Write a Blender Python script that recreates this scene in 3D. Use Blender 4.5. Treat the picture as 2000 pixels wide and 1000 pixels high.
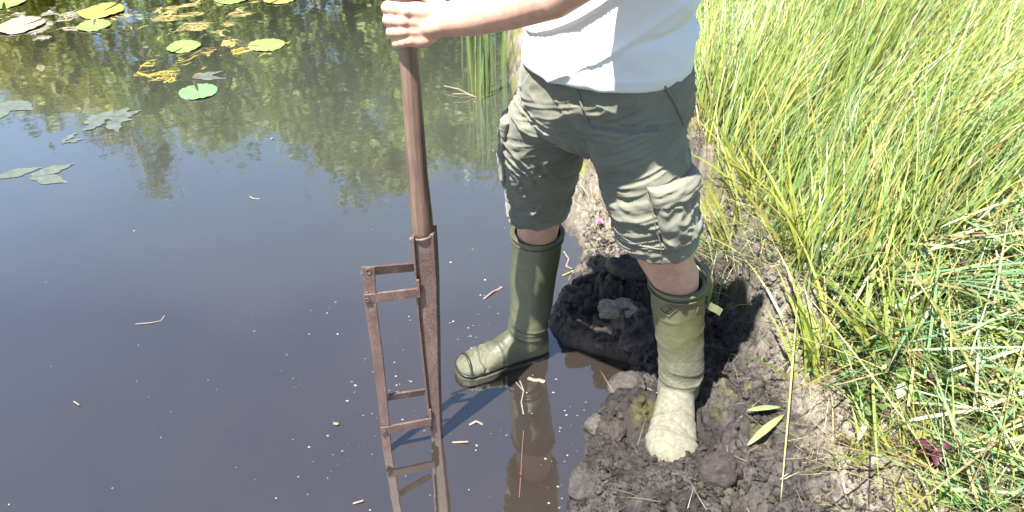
import bpy, bmesh, math, random
import numpy as np
from mathutils import Vector, Matrix
random.seed(7)
rng = np.random.default_rng(11)
sc = bpy.context.scene
for o in list(bpy.data.objects): bpy.data.objects.remove(o)

# ------------------------------------------------------------ camera
CAM_H = 1.65; PITCH = math.radians(35)
cam_d = bpy.data.cameras.new('camera'); cam = bpy.data.objects.new('camera', cam_d)
sc.collection.objects.link(cam)
cam.location = (0, 0, CAM_H); cam.rotation_euler = (math.radians(90) - PITCH, 0, 0)
cam_d.sensor_width = 36; cam_d.lens = 28.8; cam_d.clip_start = 0.05; cam_d.clip_end = 500
sc.camera = cam
# ------------------------------------------------------------ sky and sun
SUN_EL = math.radians(65.5); SUN_H = Vector((-0.635, -0.773, 0)).normalized()     # towards the sun
world = bpy.data.worlds.new('World'); sc.world = world; world.use_nodes = True
wn = world.node_tree; wn.nodes.clear()
sky = wn.nodes.new('ShaderNodeTexSky'); sky.sky_type = 'NISHITA'; sky.sun_disc = False
sky.sun_elevation = SUN_EL; sky.sun_rotation = math.atan2(SUN_H.x, SUN_H.y)
sky.air_density = 1.0; sky.dust_density = 0.6; sky.ozone_density = 2.0
bg = wn.nodes.new('ShaderNodeBackground'); bg.inputs['Strength'].default_value = 0.062
wo = wn.nodes.new('ShaderNodeOutputWorld')
# thin high cloud veils over the blue
tc = wn.nodes.new('ShaderNodeTexCoord'); mp = wn.nodes.new('ShaderNodeMapping'); mp.inputs['Scale'].default_value = (1.2, 2.2, 2.0)
nz = wn.nodes.new('ShaderNodeTexNoise'); nz.inputs['Scale'].default_value = 1.3; nz.inputs['Detail'].default_value = 5
cr = wn.nodes.new('ShaderNodeMapRange'); cr.inputs[1].default_value = 0.50; cr.inputs[2].default_value = 0.80; cr.inputs[3].default_value = 0; cr.inputs[4].default_value = 0.16
mx = wn.nodes.new('ShaderNodeMix'); mx.data_type = 'RGBA'; mx.inputs[7].default_value = (6.5, 7.0, 7.6, 1)
L = wn.links.new
L(tc.outputs['Generated'], mp.inputs[0]); L(mp.outputs[0], nz.inputs['Vector']); L(nz.outputs[0], cr.inputs[0])
L(cr.outputs[0], mx.inputs[0]); L(sky.outputs[0], mx.inputs[6]); L(mx.outputs[2], bg.inputs[0]); L(bg.outputs[0], wo.inputs[0])
sun_d = bpy.data.lights.new('sun', 'SUN'); sun_d.energy = 5.0; sun_d.angle = math.radians(0.53); sun_d.color = (1, 0.955, 0.89)
sun = bpy.data.objects.new('sun', sun_d); sc.collection.objects.link(sun)
sv = Vector((SUN_H.x * math.cos(SUN_EL), SUN_H.y * math.cos(SUN_EL), math.sin(SUN_EL)))
sun.rotation_euler = sv.to_track_quat('Z', 'Y').to_euler(); sun.location = sv * 30
sc.view_settings.view_transform = 'Standard'; sc.view_settings.look = 'None'
sc.view_settings.gamma = 1; sc.view_settings.use_curve_mapping = False; sc.view_settings.exposure = 1.88
sc.render.engine = 'CYCLES'
sc.cycles.caustics_reflective = False; sc.cycles.caustics_refractive = False; sc.cycles.max_bounces = 8; sc.cycles.transparent_max_bounces = 16

# ------------------------------------------------------------ helpers
def hit(px, py, Y=None, z=None):
    """world point seen at photograph pixel (px,py) at world distance Y or height z (used to read sizes off the photograph)"""
    x = (px - 1000) / 1600; u = (500 - py) / 1600
    d = Vector((x, math.cos(PITCH) + u * math.sin(PITCH), -math.sin(PITCH) + u * math.cos(PITCH)))
    s = Y / d.y if Y is not None else (z - CAM_H) / d.z
    return Vector((0, 0, CAM_H)) + d * s
def link(o, parent=None):
    sc.collection.objects.link(o)
    if parent is not None: o.parent = parent
    return o
def tag(o, label=None, cat=None, group=None, kind=None):
    if label: o['label'] = label
    if cat: o['category'] = cat
    if group: o['group'] = group
    if kind: o['kind'] = kind
    return o
def empty(name, loc=(0, 0, 0)):
    o = bpy.data.objects.new(name, None); o.location = loc; o.empty_display_size = .05
    return link(o)
def fix(o, parent):
    """parent keeping world placement (parents here are never rotated)"""
    o.parent = parent
    p = parent; off = Vector((0, 0, 0))
    while p is not None: off += Vector(p.location); p = p.parent
    o.location = Vector(o.location) - off
    return o
def mesh_obj(name, v, f, mat, parent=None, smooth=True, col=None):
    me = bpy.data.meshes.new(name)
    v = np.asarray(v, dtype=np.float32)
    if isinstance(f, np.ndarray):
        n, k = f.shape
        me.vertices.add(len(v)); me.vertices.foreach_set('co', v.ravel())
        me.loops.add(n * k); me.loops.foreach_set('vertex_index', f.astype(np.int32).ravel())
        me.polygons.add(n); me.polygons.foreach_set('loop_start', np.arange(0, n * k, k, dtype=np.int32))
        me.update(calc_edges=True)
    else:
        me.from_pydata([tuple(map(float, p)) for p in v], [], f)
    if col is not None:
        a = me.color_attributes.new('Col', 'FLOAT_COLOR', 'POINT')
        c = np.ones((len(v), 4), np.float32); c[:, :3] = col; a.data.foreach_set('color', c.ravel())
    if smooth: me.polygons.foreach_set('use_smooth', np.ones(len(me.polygons), bool))
    me.validate()
    if mat: me.materials.append(mat)
    o = bpy.data.objects.new(name, me); link(o)
    if parent is not None: fix(o, parent)
    return o

def _h(ix, iy, iz, seed):
    n = (ix * 374761393 + iy * 668265263 + iz * 1442695041 + seed * 974634777) & 0xffffffff
    n = ((n ^ (n >> 13)) * 1274126177) & 0xffffffff
    n = (n ^ (n >> 16)) & 0xffffff
    return n / 0xffffff * 2 - 1
def vnoise(x, y, z=0.0, seed=0):
    x, y, z = np.broadcast_arrays(np.asarray(x, float), np.asarray(y, float), np.asarray(z, float))
    ix, iy, iz = (np.floor(a).astype(np.int64) for a in (x, y, z))
    fx, fy, fz = x - ix, y - iy, z - iz
    fx, fy, fz = (a * a * a * (a * (a * 6 - 15) + 10) for a in (fx, fy, fz))
    r = 0
    for dx in (0, 1):
        for dy in (0, 1):
            for dz in (0, 1):
                w = (fx if dx else 1 - fx) * (fy if dy else 1 - fy) * (fz if dz else 1 - fz)
                r = r + w * _h(ix + dx, iy + dy, iz + dz, seed)
    return r
def fbm(x, y, z=0.0, o=4, seed=0):
    r = 0; a = 1; s = 0
    for i in range(o):
        r = r + a * vnoise(np.asarray(x) * 2 ** i, np.asarray(y) * 2 ** i, np.asarray(z) * 2 ** i, seed + i * 7); s += a; a *= .5
    return r / s
def sstep(a, b, x):
    t = np.clip((x - a) / (b - a), 0, 1); return t * t * (3 - 2 * t)

# ------------------------------------------------------------ materials
class NT:
    def __init__(s, name):
        s.m = bpy.data.materials.new(name); s.m.use_nodes = True; s.t = s.m.node_tree
        s.b = s.t.nodes['Principled BSDF']; s.out = s.t.nodes['Material Output']
    def n(s, typ, **k):
        a = s.t.nodes.new(typ)
        for q, v in k.items():
            if q.startswith('i_'):
                q = q[2:]; a.inputs[int(q) if q.isdigit() else q.replace('_', ' ')].default_value = v
            else: setattr(a, q, v)
        return a
    def l(s, a, b): s.t.links.new(a, b)
    def noise(s, scale, detail=4, rough=.55, vec=None, dist=0.0):
        a = s.n('ShaderNodeTexNoise'); a.inputs['Scale'].default_value = scale; a.inputs['Detail'].default_value = detail
        a.inputs['Roughness'].default_value = rough; a.inputs['Distortion'].default_value = dist
        if vec is None: vec = s.coord()
        s.l(vec, a.inputs['Vector']); return a.outputs[0]
    def coord(s):
        if not hasattr(s, '_c'): s._c = s.n('ShaderNodeTexCoord').outputs['Object']
        return s._c
    def pos(s): return s.n('ShaderNodeNewGeometry').outputs['Position']
    def mapped(s, scale, rot=(0, 0, 0)):
        a = s.n('ShaderNodeMapping'); a.inputs['Scale'].default_value = scale; a.inputs['Rotation'].default_value = rot
        s.l(s.coord(), a.inputs[0]); return a.outputs[0]
    def ramp(s, f, stops):
        a = s.n('ShaderNodeValToRGB'); e = a.color_ramp.elements
        while len(e) < len(stops): e.new(.5)
        for i, (p, c) in enumerate(stops): e[i].position = p; e[i].color = (*c, 1) if len(c) == 3 else c
        s.l(f, a.inputs[0]); return a.outputs[0]
    def mix(s, f, a, b, typ='MIX'):
        m = s.n('ShaderNodeMix', data_type='RGBA', blend_type=typ)
        for v, i in ((f, 0), (a, 6), (b, 7)):
            if isinstance(v, (int, float)): m.inputs[i].default_value = v
            elif isinstance(v, tuple): m.inputs[i].default_value = (*v, 1) if len(v) == 3 else v
            else: s.l(v, m.inputs[i])
        return m.outputs[2]
    def rng(s, f, a, b, c=0., d=1.):
        m = s.n('ShaderNodeMapRange'); s.l(f, m.inputs[0])
        for i, v in enumerate((a, b, c, d)): m.inputs[i + 1].default_value = v
        return m.outputs[0]
    def bump(s, h, st=.3, dist=.01):
        b = s.n('ShaderNodeBump'); b.inputs['Strength'].default_value = st; b.inputs['Distance'].default_value = dist
        s.l(h, b.inputs['Height']); s.l(b.outputs[0], s.b.inputs['Normal']); return b
    def base(s, c): 
        if isinstance(c, tuple): s.b.inputs['Base Color'].default_value = (*c, 1)
        else: s.l(c, s.b.inputs['Base Color'])
        return s
    def set(s, rough=None, spec=None, **k):
        if rough is not None: s.b.inputs['Roughness'].default_value = rough
        if spec is not None: s.b.inputs['Specular IOR Level'].default_value = spec
        for q, v in k.items(): s.b.inputs[q.replace('_', ' ')].default_value = v
        return s
def vary(name, c1, c2, scale=20, rough=.7, spec=.3, bump=.3, bd=.002, bscale=None, **k):
    m = NT(name); f = m.noise(scale, 6, .6)
    m.base(m.ramp(f, [(.3, c1), (.7, c2)])); m.set(rough, spec, **k)
    if bump: m.bump(m.noise(bscale or scale * 3, 5, .6), bump, bd)
    return m.m
def leafmat(name, rough=.45, trans=.35, spec=.4, gain=1.0):
    m = NT(name); a = m.n('ShaderNodeAttribute', attribute_name='Col')
    c = m.mix(.5, a.outputs[0], m.ramp(m.noise(40, 3), [(.3, (.75, .75, .7)), (.7, (1.15, 1.15, 1.1))]), 'MULTIPLY')
    m.base(c); m.set(rough, spec)
    tr = m.n('ShaderNodeBsdfTranslucent'); m.l(c, tr.inputs[0])
    mx = m.n('ShaderNodeMixShader'); mx.inputs[0].default_value = trans
    m.l(m.b.outputs[0], mx.inputs[1]); m.l(tr.outputs[0], mx.inputs[2]); m.l(mx.outputs[0], m.out.inputs[0])
    return m.m
M_leaf = leafmat('grass_blade', .40, .35, .5); M_tree = leafmat('tree_leaf', .55, .3)

# ------------------------------------------------------------ mesh builders (return lists that can be merged)
class MB:
    def __init__(s): s.v = []; s.f = []
    def add(s, v, f):
        o = len(s.v); s.v += [tuple(p) for p in v]; s.f += [tuple(i + o for i in q) for q in f]; return s
    def grid(s, rings, closed=True, cap=True):
        """rings: list of equal-length point lists"""
        n = len(rings[0]); v = [p for r in rings for p in r]; f = []
        for i in range(len(rings) - 1):
            for j in range(n if closed else n - 1):
                a = i * n + j; b = i * n + (j + 1) % n
                f.append((a, b, b + n, a + n))
        if cap and closed:
            f.append(tuple(range(n))[::-1]); f.append(tuple((len(rings) - 1) * n + j for j in range(n)))
        return s.add(v, f)
    def loft(s, rings, n=48, cap=True):
        """ring = (center, a, b, phi, power)  horizontal super-ellipses"""
        return s.grid([[ringpt(r, 2 * math.pi * j / n) for j in range(n)] for r in rings], True, cap)
    def tube(s, pts, rad, n=20, flat=1.0, up=(0, 0, 1), ends=True):
        pts = [Vector(p) for p in pts]
        if isinstance(rad, (int, float)): rad = [rad] * len(pts)
        rr = []; N = len(pts); u = None
        for i, p in enumerate(pts):
            t = (pts[min(i + 1, N - 1)] - pts[max(i - 1, 0)]).normalized()
            if u is None:
                u = Vector(up).cross(t)
                if u.length < .05: u = Vector((1, 0, 0)).cross(t)
                u.normalize()
            else: u = (u - t * u.dot(t)).normalized()
            w = t.cross(u)
            rr.append((p, t, u, w, rad[i]))
        rings = []
        def ring(p, u, w, r): return [p + u * r * math.cos(2 * math.pi * j / n) + w * r * flat * math.sin(2 * math.pi * j / n) for j in range(n)]
        if ends:
            p, t, u, w, r = rr[0]
            for a in (75, 50, 25): rings.append(ring(p - t * r * math.sin(math.radians(a)) * min(1, flat), u, w, r * math.cos(math.radians(a))))
        for p, t, u, w, r in rr: rings.append(ring(p, u, w, r))
        if ends:
            p, t, u, w, r = rr[-1]
            for a in (25, 50, 75): rings.append(ring(p + t * r * math.sin(math.radians(a)) * min(1, flat), u, w, r * math.cos(math.radians(a))))
        return s.grid(rings)
    def box(s, c, half, rot=None):
        c = Vector(c); v = []
        for x in (-1, 1):
            for y in (-1, 1):
                for z in (-1, 1):
                    p = Vector((x * half[0], y * half[1], z * half[2]))
                    if rot: p = rot @ p
                    v.append(c + p)
        return s.add(v, [(0, 1, 3, 2), (4, 6, 7, 5), (0, 4, 5, 1), (2, 3, 7, 6), (0, 2, 6, 4), (1, 5, 7, 3)])
    def bar(s, p, q, w, t, side):
        """flat bar from p to q, width w across side-normal, thickness t along 'side'"""
        p, q, side = Vector(p), Vector(q), Vector(side); d = (q - p).normalized(); side = (side - d * side.dot(d)).normalized(); o = d.cross(side)
        v = [a + o * w * i / 2 + side * t * j / 2 for a in (p, q) for i, j in ((-1, -1), (1, -1), (1, 1), (-1, 1))]
        return s.add(v, [(0, 1, 2, 3), (7, 6, 5, 4), (0, 4, 5, 1), (1, 5, 6, 2), (2, 6, 7, 3), (3, 7, 4, 0)])
    def ball(s, c, r, n=12, m=8, rot=None):
        c = Vector(c); r = (r, r, r) if isinstance(r, (int, float)) else r; rings = []
        for i in range(1, m):
            a = math.pi * i / m; ring = []
            for j in range(n):
                p = Vector((r[0] * math.sin(a) * math.cos(2 * math.pi * j / n), r[1] * math.sin(a) * math.sin(2 * math.pi * j / n), -r[2] * math.cos(a)))
                ring.append(c + (rot @ p if rot else p))
            rings.append(ring)
        return s.grid(rings)
    def build(s, name, mat, parent=None, smooth=True, bevel=0, voxel=0, sm=0, disp=None, sub=0):
        o = mesh_obj(name, s.v, s.f, mat, None, smooth)
        if voxel or bevel or sm or sub:
            if voxel:
                m = o.modifiers.new('r', 'REMESH'); m.mode = 'VOXEL'; m.voxel_size = voxel; m.adaptivity = 0
            if bevel:
                m = o.modifiers.new('b', 'BEVEL'); m.width = bevel; m.segments = 2; m.limit_method = 'ANGLE'
            if sub:
                m = o.modifiers.new('u', 'SUBSURF'); m.levels = sub; m.render_levels = sub
            if sm:
                m = o.modifiers.new('s', 'SMOOTH'); m.factor = .5; m.iterations = sm
            bpy.context.view_layer.update()
            ev = o.evaluated_get(bpy.context.evaluated_depsgraph_get())
            me = bpy.data.meshes.new_from_object(ev); old = o.data
            o.modifiers.clear(); o.data = me; bpy.data.meshes.remove(old); me.name = name
        if disp:
            me = o.data; n = len(me.vertices); co = np.empty(n * 3, np.float32); no = np.empty(n * 3, np.float32)
            me.vertices.foreach_get('co', co); me.vertex_normals.foreach_get('vector', no)
            co = co.reshape(-1, 3); no = no.reshape(-1, 3)
            co = disp(co.astype(float), no.astype(float)).astype(np.float32)
            me.vertices.foreach_set('co', co.ravel()); me.update()
        if smooth: o.data.polygons.foreach_set('use_smooth', np.ones(len(o.data.polygons), bool)); o.data.update()
        if not o.data.materials: o.data.materials.append(mat)
        if parent is not None: fix(o, parent)
        return o
def ringpt(r, th):
    c, a, b, phi, pw = r
    x, y = math.cos(th), math.sin(th)
    if pw != 2: x = math.copysign(abs(x) ** (2 / pw), x); y = math.copysign(abs(y) ** (2 / pw), y)
    return Vector((c[0] + a * x * math.cos(phi) - b * y * math.sin(phi), c[1] + a * x * math.sin(phi) + b * y * math.cos(phi), c[2]))
def lerp_ring(rs, t):
    """t 0..1 over ring list"""
    s = max(0, min(.99999, t)) * (len(rs) - 1); i = int(s); k = s - i; A, B = rs[i], rs[i + 1]
    c = Vector(A[0]).lerp(Vector(B[0]), k)
    return (c,) + tuple(A[j] + (B[j] - A[j]) * k for j in range(1, 5))

def blades(name, root, L, w, az, t0, t1, col, mat, parent=None, K=4, tipcol=None, fold=0.0, twist=None, face=None):
    """arrays: a strip-mesh blade per root. az azimuth of lean, t0 start tilt from vertical, t1 extra tilt at the tip"""
    n = len(root); root = np.asarray(root, float)
    L, w, az, t0, t1 = (np.broadcast_to(np.asarray(a, float), (n,)) for a in (L, w, az, t0, t1))
    if face is None: face = az + np.pi / 2 + rng.normal(0, .7, n)
    side = np.stack([np.cos(face), np.sin(face), np.zeros(n)], 1)
    V = np.zeros((n, K + 1, 2, 3)); p = root.copy(); C = np.zeros((n, K + 1, 2, 3))
    tipcol = col if tipcol is None else tipcol
    for k in range(K + 1):
        s = k / K; ww = w * (1 - s ** 2.2) * (.75 + .5 * min(s * 3, 1) * .5) + w * .04
        if k:
            th = t0 + t1 * (s - .5 / K)
            p = p + (L / K)[:, None] * np.stack([np.sin(th) * np.cos(az), np.sin(th) * np.sin(az), np.cos(th)], 1)
        V[:, k, 0] = p - side * ww[:, None] / 2; V[:, k, 1] = p + side * ww[:, None] / 2
        V[:, k, 1, 2] += ww * fold; 
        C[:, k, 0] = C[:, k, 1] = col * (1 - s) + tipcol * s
    idx = np.arange(n)[:, None] * (K + 1) * 2 + np.arange(K)[None, :] * 2
    F = np.stack([idx, idx + 1, idx + 3, idx + 2], -1).reshape(-1, 4)
    return mesh_obj(name, V.reshape(-1, 3), F, mat, parent, True, C.reshape(-1, 3))
def pick(pal, n, var=.18):
    pal = np.array(pal, float); c = pal[rng.integers(0, len(pal), n)]
    return np.clip(c * (1 + rng.normal(0, var, (n, 1))) * (1 + rng.normal(0, .05, (n, 3))), .004, .9)
WATER_A = (.028, .023, .020); WATER_B = (.039, .031, .026); WATER_F = (.076, .084, .066); WATER_K = 4.5; WATER_C = .070
PEAT = (.027, .022, .020); PEAT_GREY = (.068, .060, .055); PEAT_DRY = (.25, .22, .175)
# ------------------------------------------------------------ pond water
m = NT('pond_water')
P = m.pos()
def sc3(v, s):
    a = m.n('ShaderNodeMapping'); a.inputs['Scale'].default_value = s; m.l(v, a.inputs[0]); return a.outputs[0]
w1 = m.noise(3.0, 3, .5, sc3(P, (1, 1, 1))); w2 = m.noise(22, 2, .5, P)
mud = m.noise(1.1, 4, .55, P, .4)
wb = m.n('ShaderNodeBump'); wb.inputs['Strength'].default_value = .10; wb.inputs['Distance'].default_value = .02
hs = m.n('ShaderNodeMath', operation='MULTIPLY_ADD'); m.l(w2, hs.inputs[0]); hs.inputs[1].default_value = .10; m.l(w1, hs.inputs[2])
m.l(hs.outputs[0], wb.inputs['Height'])
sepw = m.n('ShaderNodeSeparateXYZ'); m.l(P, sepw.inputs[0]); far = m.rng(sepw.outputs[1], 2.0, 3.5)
dif = m.n('ShaderNodeBsdfDiffuse'); m.l(m.mix(far, m.ramp(mud, [(.3, WATER_A), (.7, WATER_B)]), WATER_F), dif.inputs[0])  # far water: olive algae murk, lightened to paint haze over the tree reflections
tra = m.n('ShaderNodeBsdfTransparent'); tra.inputs[0].default_value = (.62, .50, .36, 1)
mix1 = m.n('ShaderNodeMixShader'); mix1.inputs[0].default_value = .24
m.l(dif.outputs[0], mix1.inputs[1]); m.l(tra.outputs[0], mix1.inputs[2])
glo = m.n('ShaderNodeBsdfGlossy'); glo.inputs['Roughness'].default_value = .036; glo.inputs[0].default_value = (1, 1, 1, 1); m.l(wb.outputs[0], glo.inputs['Normal'])
fr = m.n('ShaderNodeFresnel'); fr.inputs['IOR'].default_value = 1.36
k = m.n('ShaderNodeMath', operation='MULTIPLY_ADD', use_clamp=True); m.l(fr.outputs[0], k.inputs[0]); k.inputs[1].default_value = WATER_K; k.inputs[2].default_value = WATER_C
mix2 = m.n('ShaderNodeMixShader'); m.l(k.outputs[0], mix2.inputs[0]); m.l(mix1.outputs[0], mix2.inputs[1]); m.l(glo.outputs[0], mix2.inputs[2])
m.l(mix2.outputs[0], m.out.inputs[0])
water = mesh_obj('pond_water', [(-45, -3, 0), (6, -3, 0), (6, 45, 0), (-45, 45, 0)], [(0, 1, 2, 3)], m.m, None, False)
tag(water, 'still murky pond water reflecting the sky and trees', None, None, 'structure')

# ------------------------------------------------------------ ground: shoreline, peat shelf, cut bank, grassy top
SH = [(1000, 1112), (940, 1120), (880, 1148), (820, 1166), (790, 1195), (745, 1232), (712, 1242), (696, 1190), (676, 1110), (640, 1082), (600, 1082), (560, 1104), (510, 1142), (480, 1140), (440, 1112), (330, 1040), (200, 1008), (60, 985), (0, 972)]
shp = sorted([(hit(x, y, z=0).y, hit(x, y, z=0).x) for y, x in SH] + [(-3, .25), (.5, .22), (9, -.6), (14, -2.0), (30, -6)])
WL = [(1000, 1640), (900, 1590), (800, 1545), (740, 1520), (650, 1470), (550, 1432), (450, 1405), (400, 1385), (300, 1320), (200, 1300), (0, 1290)]
wlp = sorted([(hit(x, y, z=.16).y, hit(x, y, z=.16).x) for y, x in WL] + [(-3, 1.0), (.6, .95), (9, 1.4), (40, 3)])
def shore(Y): return np.interp(Y, [a for a, b in shp], [b for a, b in shp])
def wall(Y): return np.interp(Y, [a for a, b in wlp], [b for a, b in wlp])
def bump2(X, Y, c, rx, ry, h): return h * np.exp(-(((X - c[0]) / rx) ** 2 + ((Y - c[1]) / ry) ** 2))
MD = hit(1185, 560, z=.12); ML = hit(1225, 632, z=.1); M2 = hit(1220, 790, z=.05); M3 = hit(1290, 960, z=.06); M4 = hit(1160, 860, z=.04)
BOOT_L = Vector((.432, 1.545, .055))
def height(X, Y, fine=True):
    X = np.asarray(X, float); Y = np.asarray(Y, float)
    wx = .03 * fbm(X * 6, Y * 6, 0, 3, 3); wy = .03 * fbm(X * 6 + 9, Y * 6, 0, 3, 4)
    d = X - shore(Y) + .5 * wx + .012 * fbm(X * 25, Y * 25, 0, 2, 5)
    e = X - wall(Y) + wx * 1.6 + .02 * fbm(X * 20, Y * 20, 0, 2, 6)
    z = -.30 + .30 * sstep(-.28, -.03, d) ** 1.2
    z = np.where(d > -.03, -.012 + .055 * sstep(-.03, .05, d) + .03 * sstep(.05, .3, d), z - .012)
    near = 1 - sstep(1.55, 1.9, Y)
    wid = .065 + .26 * near
    lift = sstep(0, 1, e / wid)
    top = .29 - .10 * near + .05 * sstep(.3, 1.5, e)
    z = z + (top - .073) * lift * (d > 0)
    land = sstep(-.01, .04, d)
    # light shelf behind the person rises gently
    z += land * .05 * sstep(2.2, 2.9, Y) * (1 - lift)
    z += land * (bump2(X, Y, MD, .16, .17, .075) + bump2(X, Y, (MD.x + .13, MD.y - .02), .12, .12, .05) + bump2(X, Y, M2, .06, .07, .05) + bump2(X, Y, M3, .14, .12, .045) + bump2(X, Y, M4, .05, .08, .035)
                 + bump2(X, Y, ML, .07, .035, .05))
    # trench beside the cut bank, print round the boot
    z -= land * bump2(X, Y, (wall(1.9) - .06, 1.95), .07, .28, .05)
    z += land * bump2(X, Y, (BOOT_L.x - .03, BOOT_L.y - .17), .13, .10, .015)
    if fine:
        rough = land * (1 - .45 * sstep(.15, .5, e)) * (1 - .7 * np.exp(-((X - BOOT_L.x + .03) ** 2 + (Y - BOOT_L.y + .14) ** 2) / .014))
        z += rough * .020 * fbm(X * 9, Y * 9, 0, 3, 21)
        z += rough * .026 * ((1 - np.abs(vnoise(X * 11 + 2 * wx * 10, Y * 11, 0, 29))) ** 1.4 - .6) * (1 - .5 * lift)
        r = 1 - np.abs(vnoise(X * 26 + 3 * wx * 20, Y * 26, 0, 31)); z += rough * .026 * (r - .55) * (.6 + .6 * vnoise(X * 5, Y * 5, 0, 8))
        r2 = 1 - np.abs(vnoise(X * 60, Y * 60, 0, 33)); z += rough * .014 * (r2 - .5)
        z += rough * .008 * fbm(X * 130, Y * 130, 0, 2, 41)
        # dark cracks in the peat
        cr_ = np.abs(vnoise(X * 7 + .8 * vnoise(X * 20, Y * 20, 0, 55), Y * 7, 0, 51)); z -= rough * .02 * (1 - sstep(0, .06, cr_)) * (1 - lift)
    return z
def axis(a, b, s0, c0, c1, g):
    r = [c0]
    while r[-1] < c1: r.append(r[-1] + s0)
    s = s0
    while r[-1] < b: s = min(s * g, .06); r.append(r[-1] + s)
    s = s0; l = [c0]
    while l[-1] > a: s = min(s * g, .06); l.append(l[-1] - s)
    return np.array(l[1:][::-1] + r)
gx = axis(-.9, 5.5, .0042, .12, .95, 1.05); gy = axis(.2, 9.5, .0042, 1.05, 2.15, 1.03)
GX, GY = np.meshgrid(gx, gy); GZ = height(GX, GY)
nx, ny = len(gx), len(gy)
idx = (np.arange(ny - 1)[:, None] * nx + np.arange(nx - 1)[None, :]).ravel()
F = np.stack([idx, idx + 1, idx + nx + 1, idx + nx], 1)
e = GX - wall(GY); d = GX - shore(GY)
def C3(c): return np.array(c, float)[None, None, :]
n1 = fbm(GX * 5, GY * 5, 0, 4, 61); n2 = fbm(GX * 30, GY * 30, 0, 3, 62); n3 = fbm(GX * 90, GY * 90, 0, 2, 63)
peat = C3(PEAT) * (1 + .5 * n2 + .4 * n3)[..., None]
grey = C3(PEAT_GREY) * (1 + .35 * n3)[..., None]; dry = C3(PEAT_DRY) * (1 + .3 * n2 + .35 * n3)[..., None]
k = sstep(-.1, .5, n1 + .6 * n2 + .1)[..., None]; col = peat * (1 - k) + grey * k
kd = sstep(-.02, .10, e + .05 * n2)                                   # the sun-dried face of the cut bank
kd = np.maximum(kd, .85 * sstep(2.15, 2.45, GY + .15 * n1) * sstep(-.6, .3, n2 + n1 + .4))
kd = kd * (1 - .55 * sstep(.1, .5, n2 - .3 * n1))
col = col * (1 - kd[..., None]) + dry * kd[..., None]
moss = (sstep(.15, .5, fbm(GX * 11, GY * 11, 0, 3, 71)) * np.maximum(.9 * sstep(2.2, 2.5, GY), .28 * sstep(.02, .1, d)) * (1 - sstep(.3, .6, e)))[..., None]
col = col * (1 - moss) + C3((.17, .17, .035)) * (1 + .4 * n3[..., None]) * moss
under = sstep(.12, .35, e)[..., None]; col = col * (1 - .7 * under) + C3((.085, .075, .035)) * .7 * under * (1 + .6 * n2[..., None])
wetb = (1 - sstep(-.02, .03, GZ))[..., None]; col = col * (1 - wetb) + C3((.055, .038, .022)) * wetb
m = NT('peat_ground'); a = m.n('ShaderNodeAttribute', attribute_name='Col'); P = m.pos()
nf = m.noise(160, 6, .7, P); c = m.mix(.8, a.outputs[0], m.ramp(nf, [(.3, (.55, .55, .55)), (.5, (.95, .95, .95)), (.72, (1.7, 1.65, 1.55))]), 'MULTIPLY')
m.base(c); m.l(m.rng(m.noise(28, 4, .6, P), .35, .65, .28, .75), m.b.inputs['Roughness']); m.b.inputs['Specular IOR Level'].default_value = .45
b_ = m.bump(m.noise(210, 7, .75, P), 1.0, .006)
gzx = np.gradient(GZ, gx, axis=1); gzy = np.gradient(GZ, gy, axis=0); nl = np.sqrt(1 + gzx ** 2 + gzy ** 2)
rr = sstep(-.02, .02, GX - shore(GY)) * (1 - .6 * sstep(.1, .4, e))
dn = rr * (.016 * ((1 - np.abs(vnoise(GX * 32, GY * 32, GZ * 32, 131))) ** 1.5 - .5) + .009 * ((1 - np.abs(vnoise(GX * 75, GY * 75, GZ * 75, 132))) - .5) + .004 * fbm(GX * 150, GY * 150, GZ * 150, 2, 133))
dn *= 1 - .7 * np.exp(-((GX - BOOT_L.x + .03) ** 2 + (GY - BOOT_L.y + .14) ** 2) / .014)
QX, QY, QZ = GX - dn * gzx / nl, GY - dn * gzy / nl, GZ + dn / nl
ground = mesh_obj('ground', np.stack([QX.ravel(), QY.ravel(), QZ.ravel()], 1), F, m.m, None, True, np.clip(col.reshape(-1, 3), .01, .8))
tag(ground, 'wet dark peat shelf and cut bank rising to grass beside the pond', None, None, 'structure')
M_peat = m.m
# coarse land and pond bed out to the far bank
cx = np.arange(-60, 61, 1.0); cy = np.arange(-30, 91, 1.0); CX, CY = np.meshgrid(cx, cy)
dd = np.maximum(CX - shore(CY) - .9, -(CX + 26)); dd = np.maximum(dd, CY - 10.2 - .8 * np.sin(CX * .35)); 
CZ = -.62 + .85 * sstep(-.4, 1.2, dd) + .0 * CX; CZ = np.where((CX > -1) & (CY > -1) & (CY < 10.5), np.minimum(CZ, -.05 + .0 * CX), CZ)
CZ = np.where((CX < 6) & (CY < 10) & (CX > -1.2) & (CY > 0), -.62, CZ)
n_ = len(cx); idx = (np.arange(len(cy) - 1)[:, None] * n_ + np.arange(n_ - 1)[None, :]).ravel()
m = NT('far_ground'); m.base(m.ramp(m.noise(.9, 6, .7), [(.3, (.035, .045, .015)), (.7, (.09, .10, .03))])); m.set(.9, .2)
fg = mesh_obj('pond_bed', np.stack([CX.ravel(), CY.ravel(), CZ.ravel()], 1), np.stack([idx, idx + 1, idx + n_ + 1, idx + n_], 1), m.m, None, True)
tag(fg, 'dark pond bed rising to the far banks', None, None, 'structure')

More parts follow.
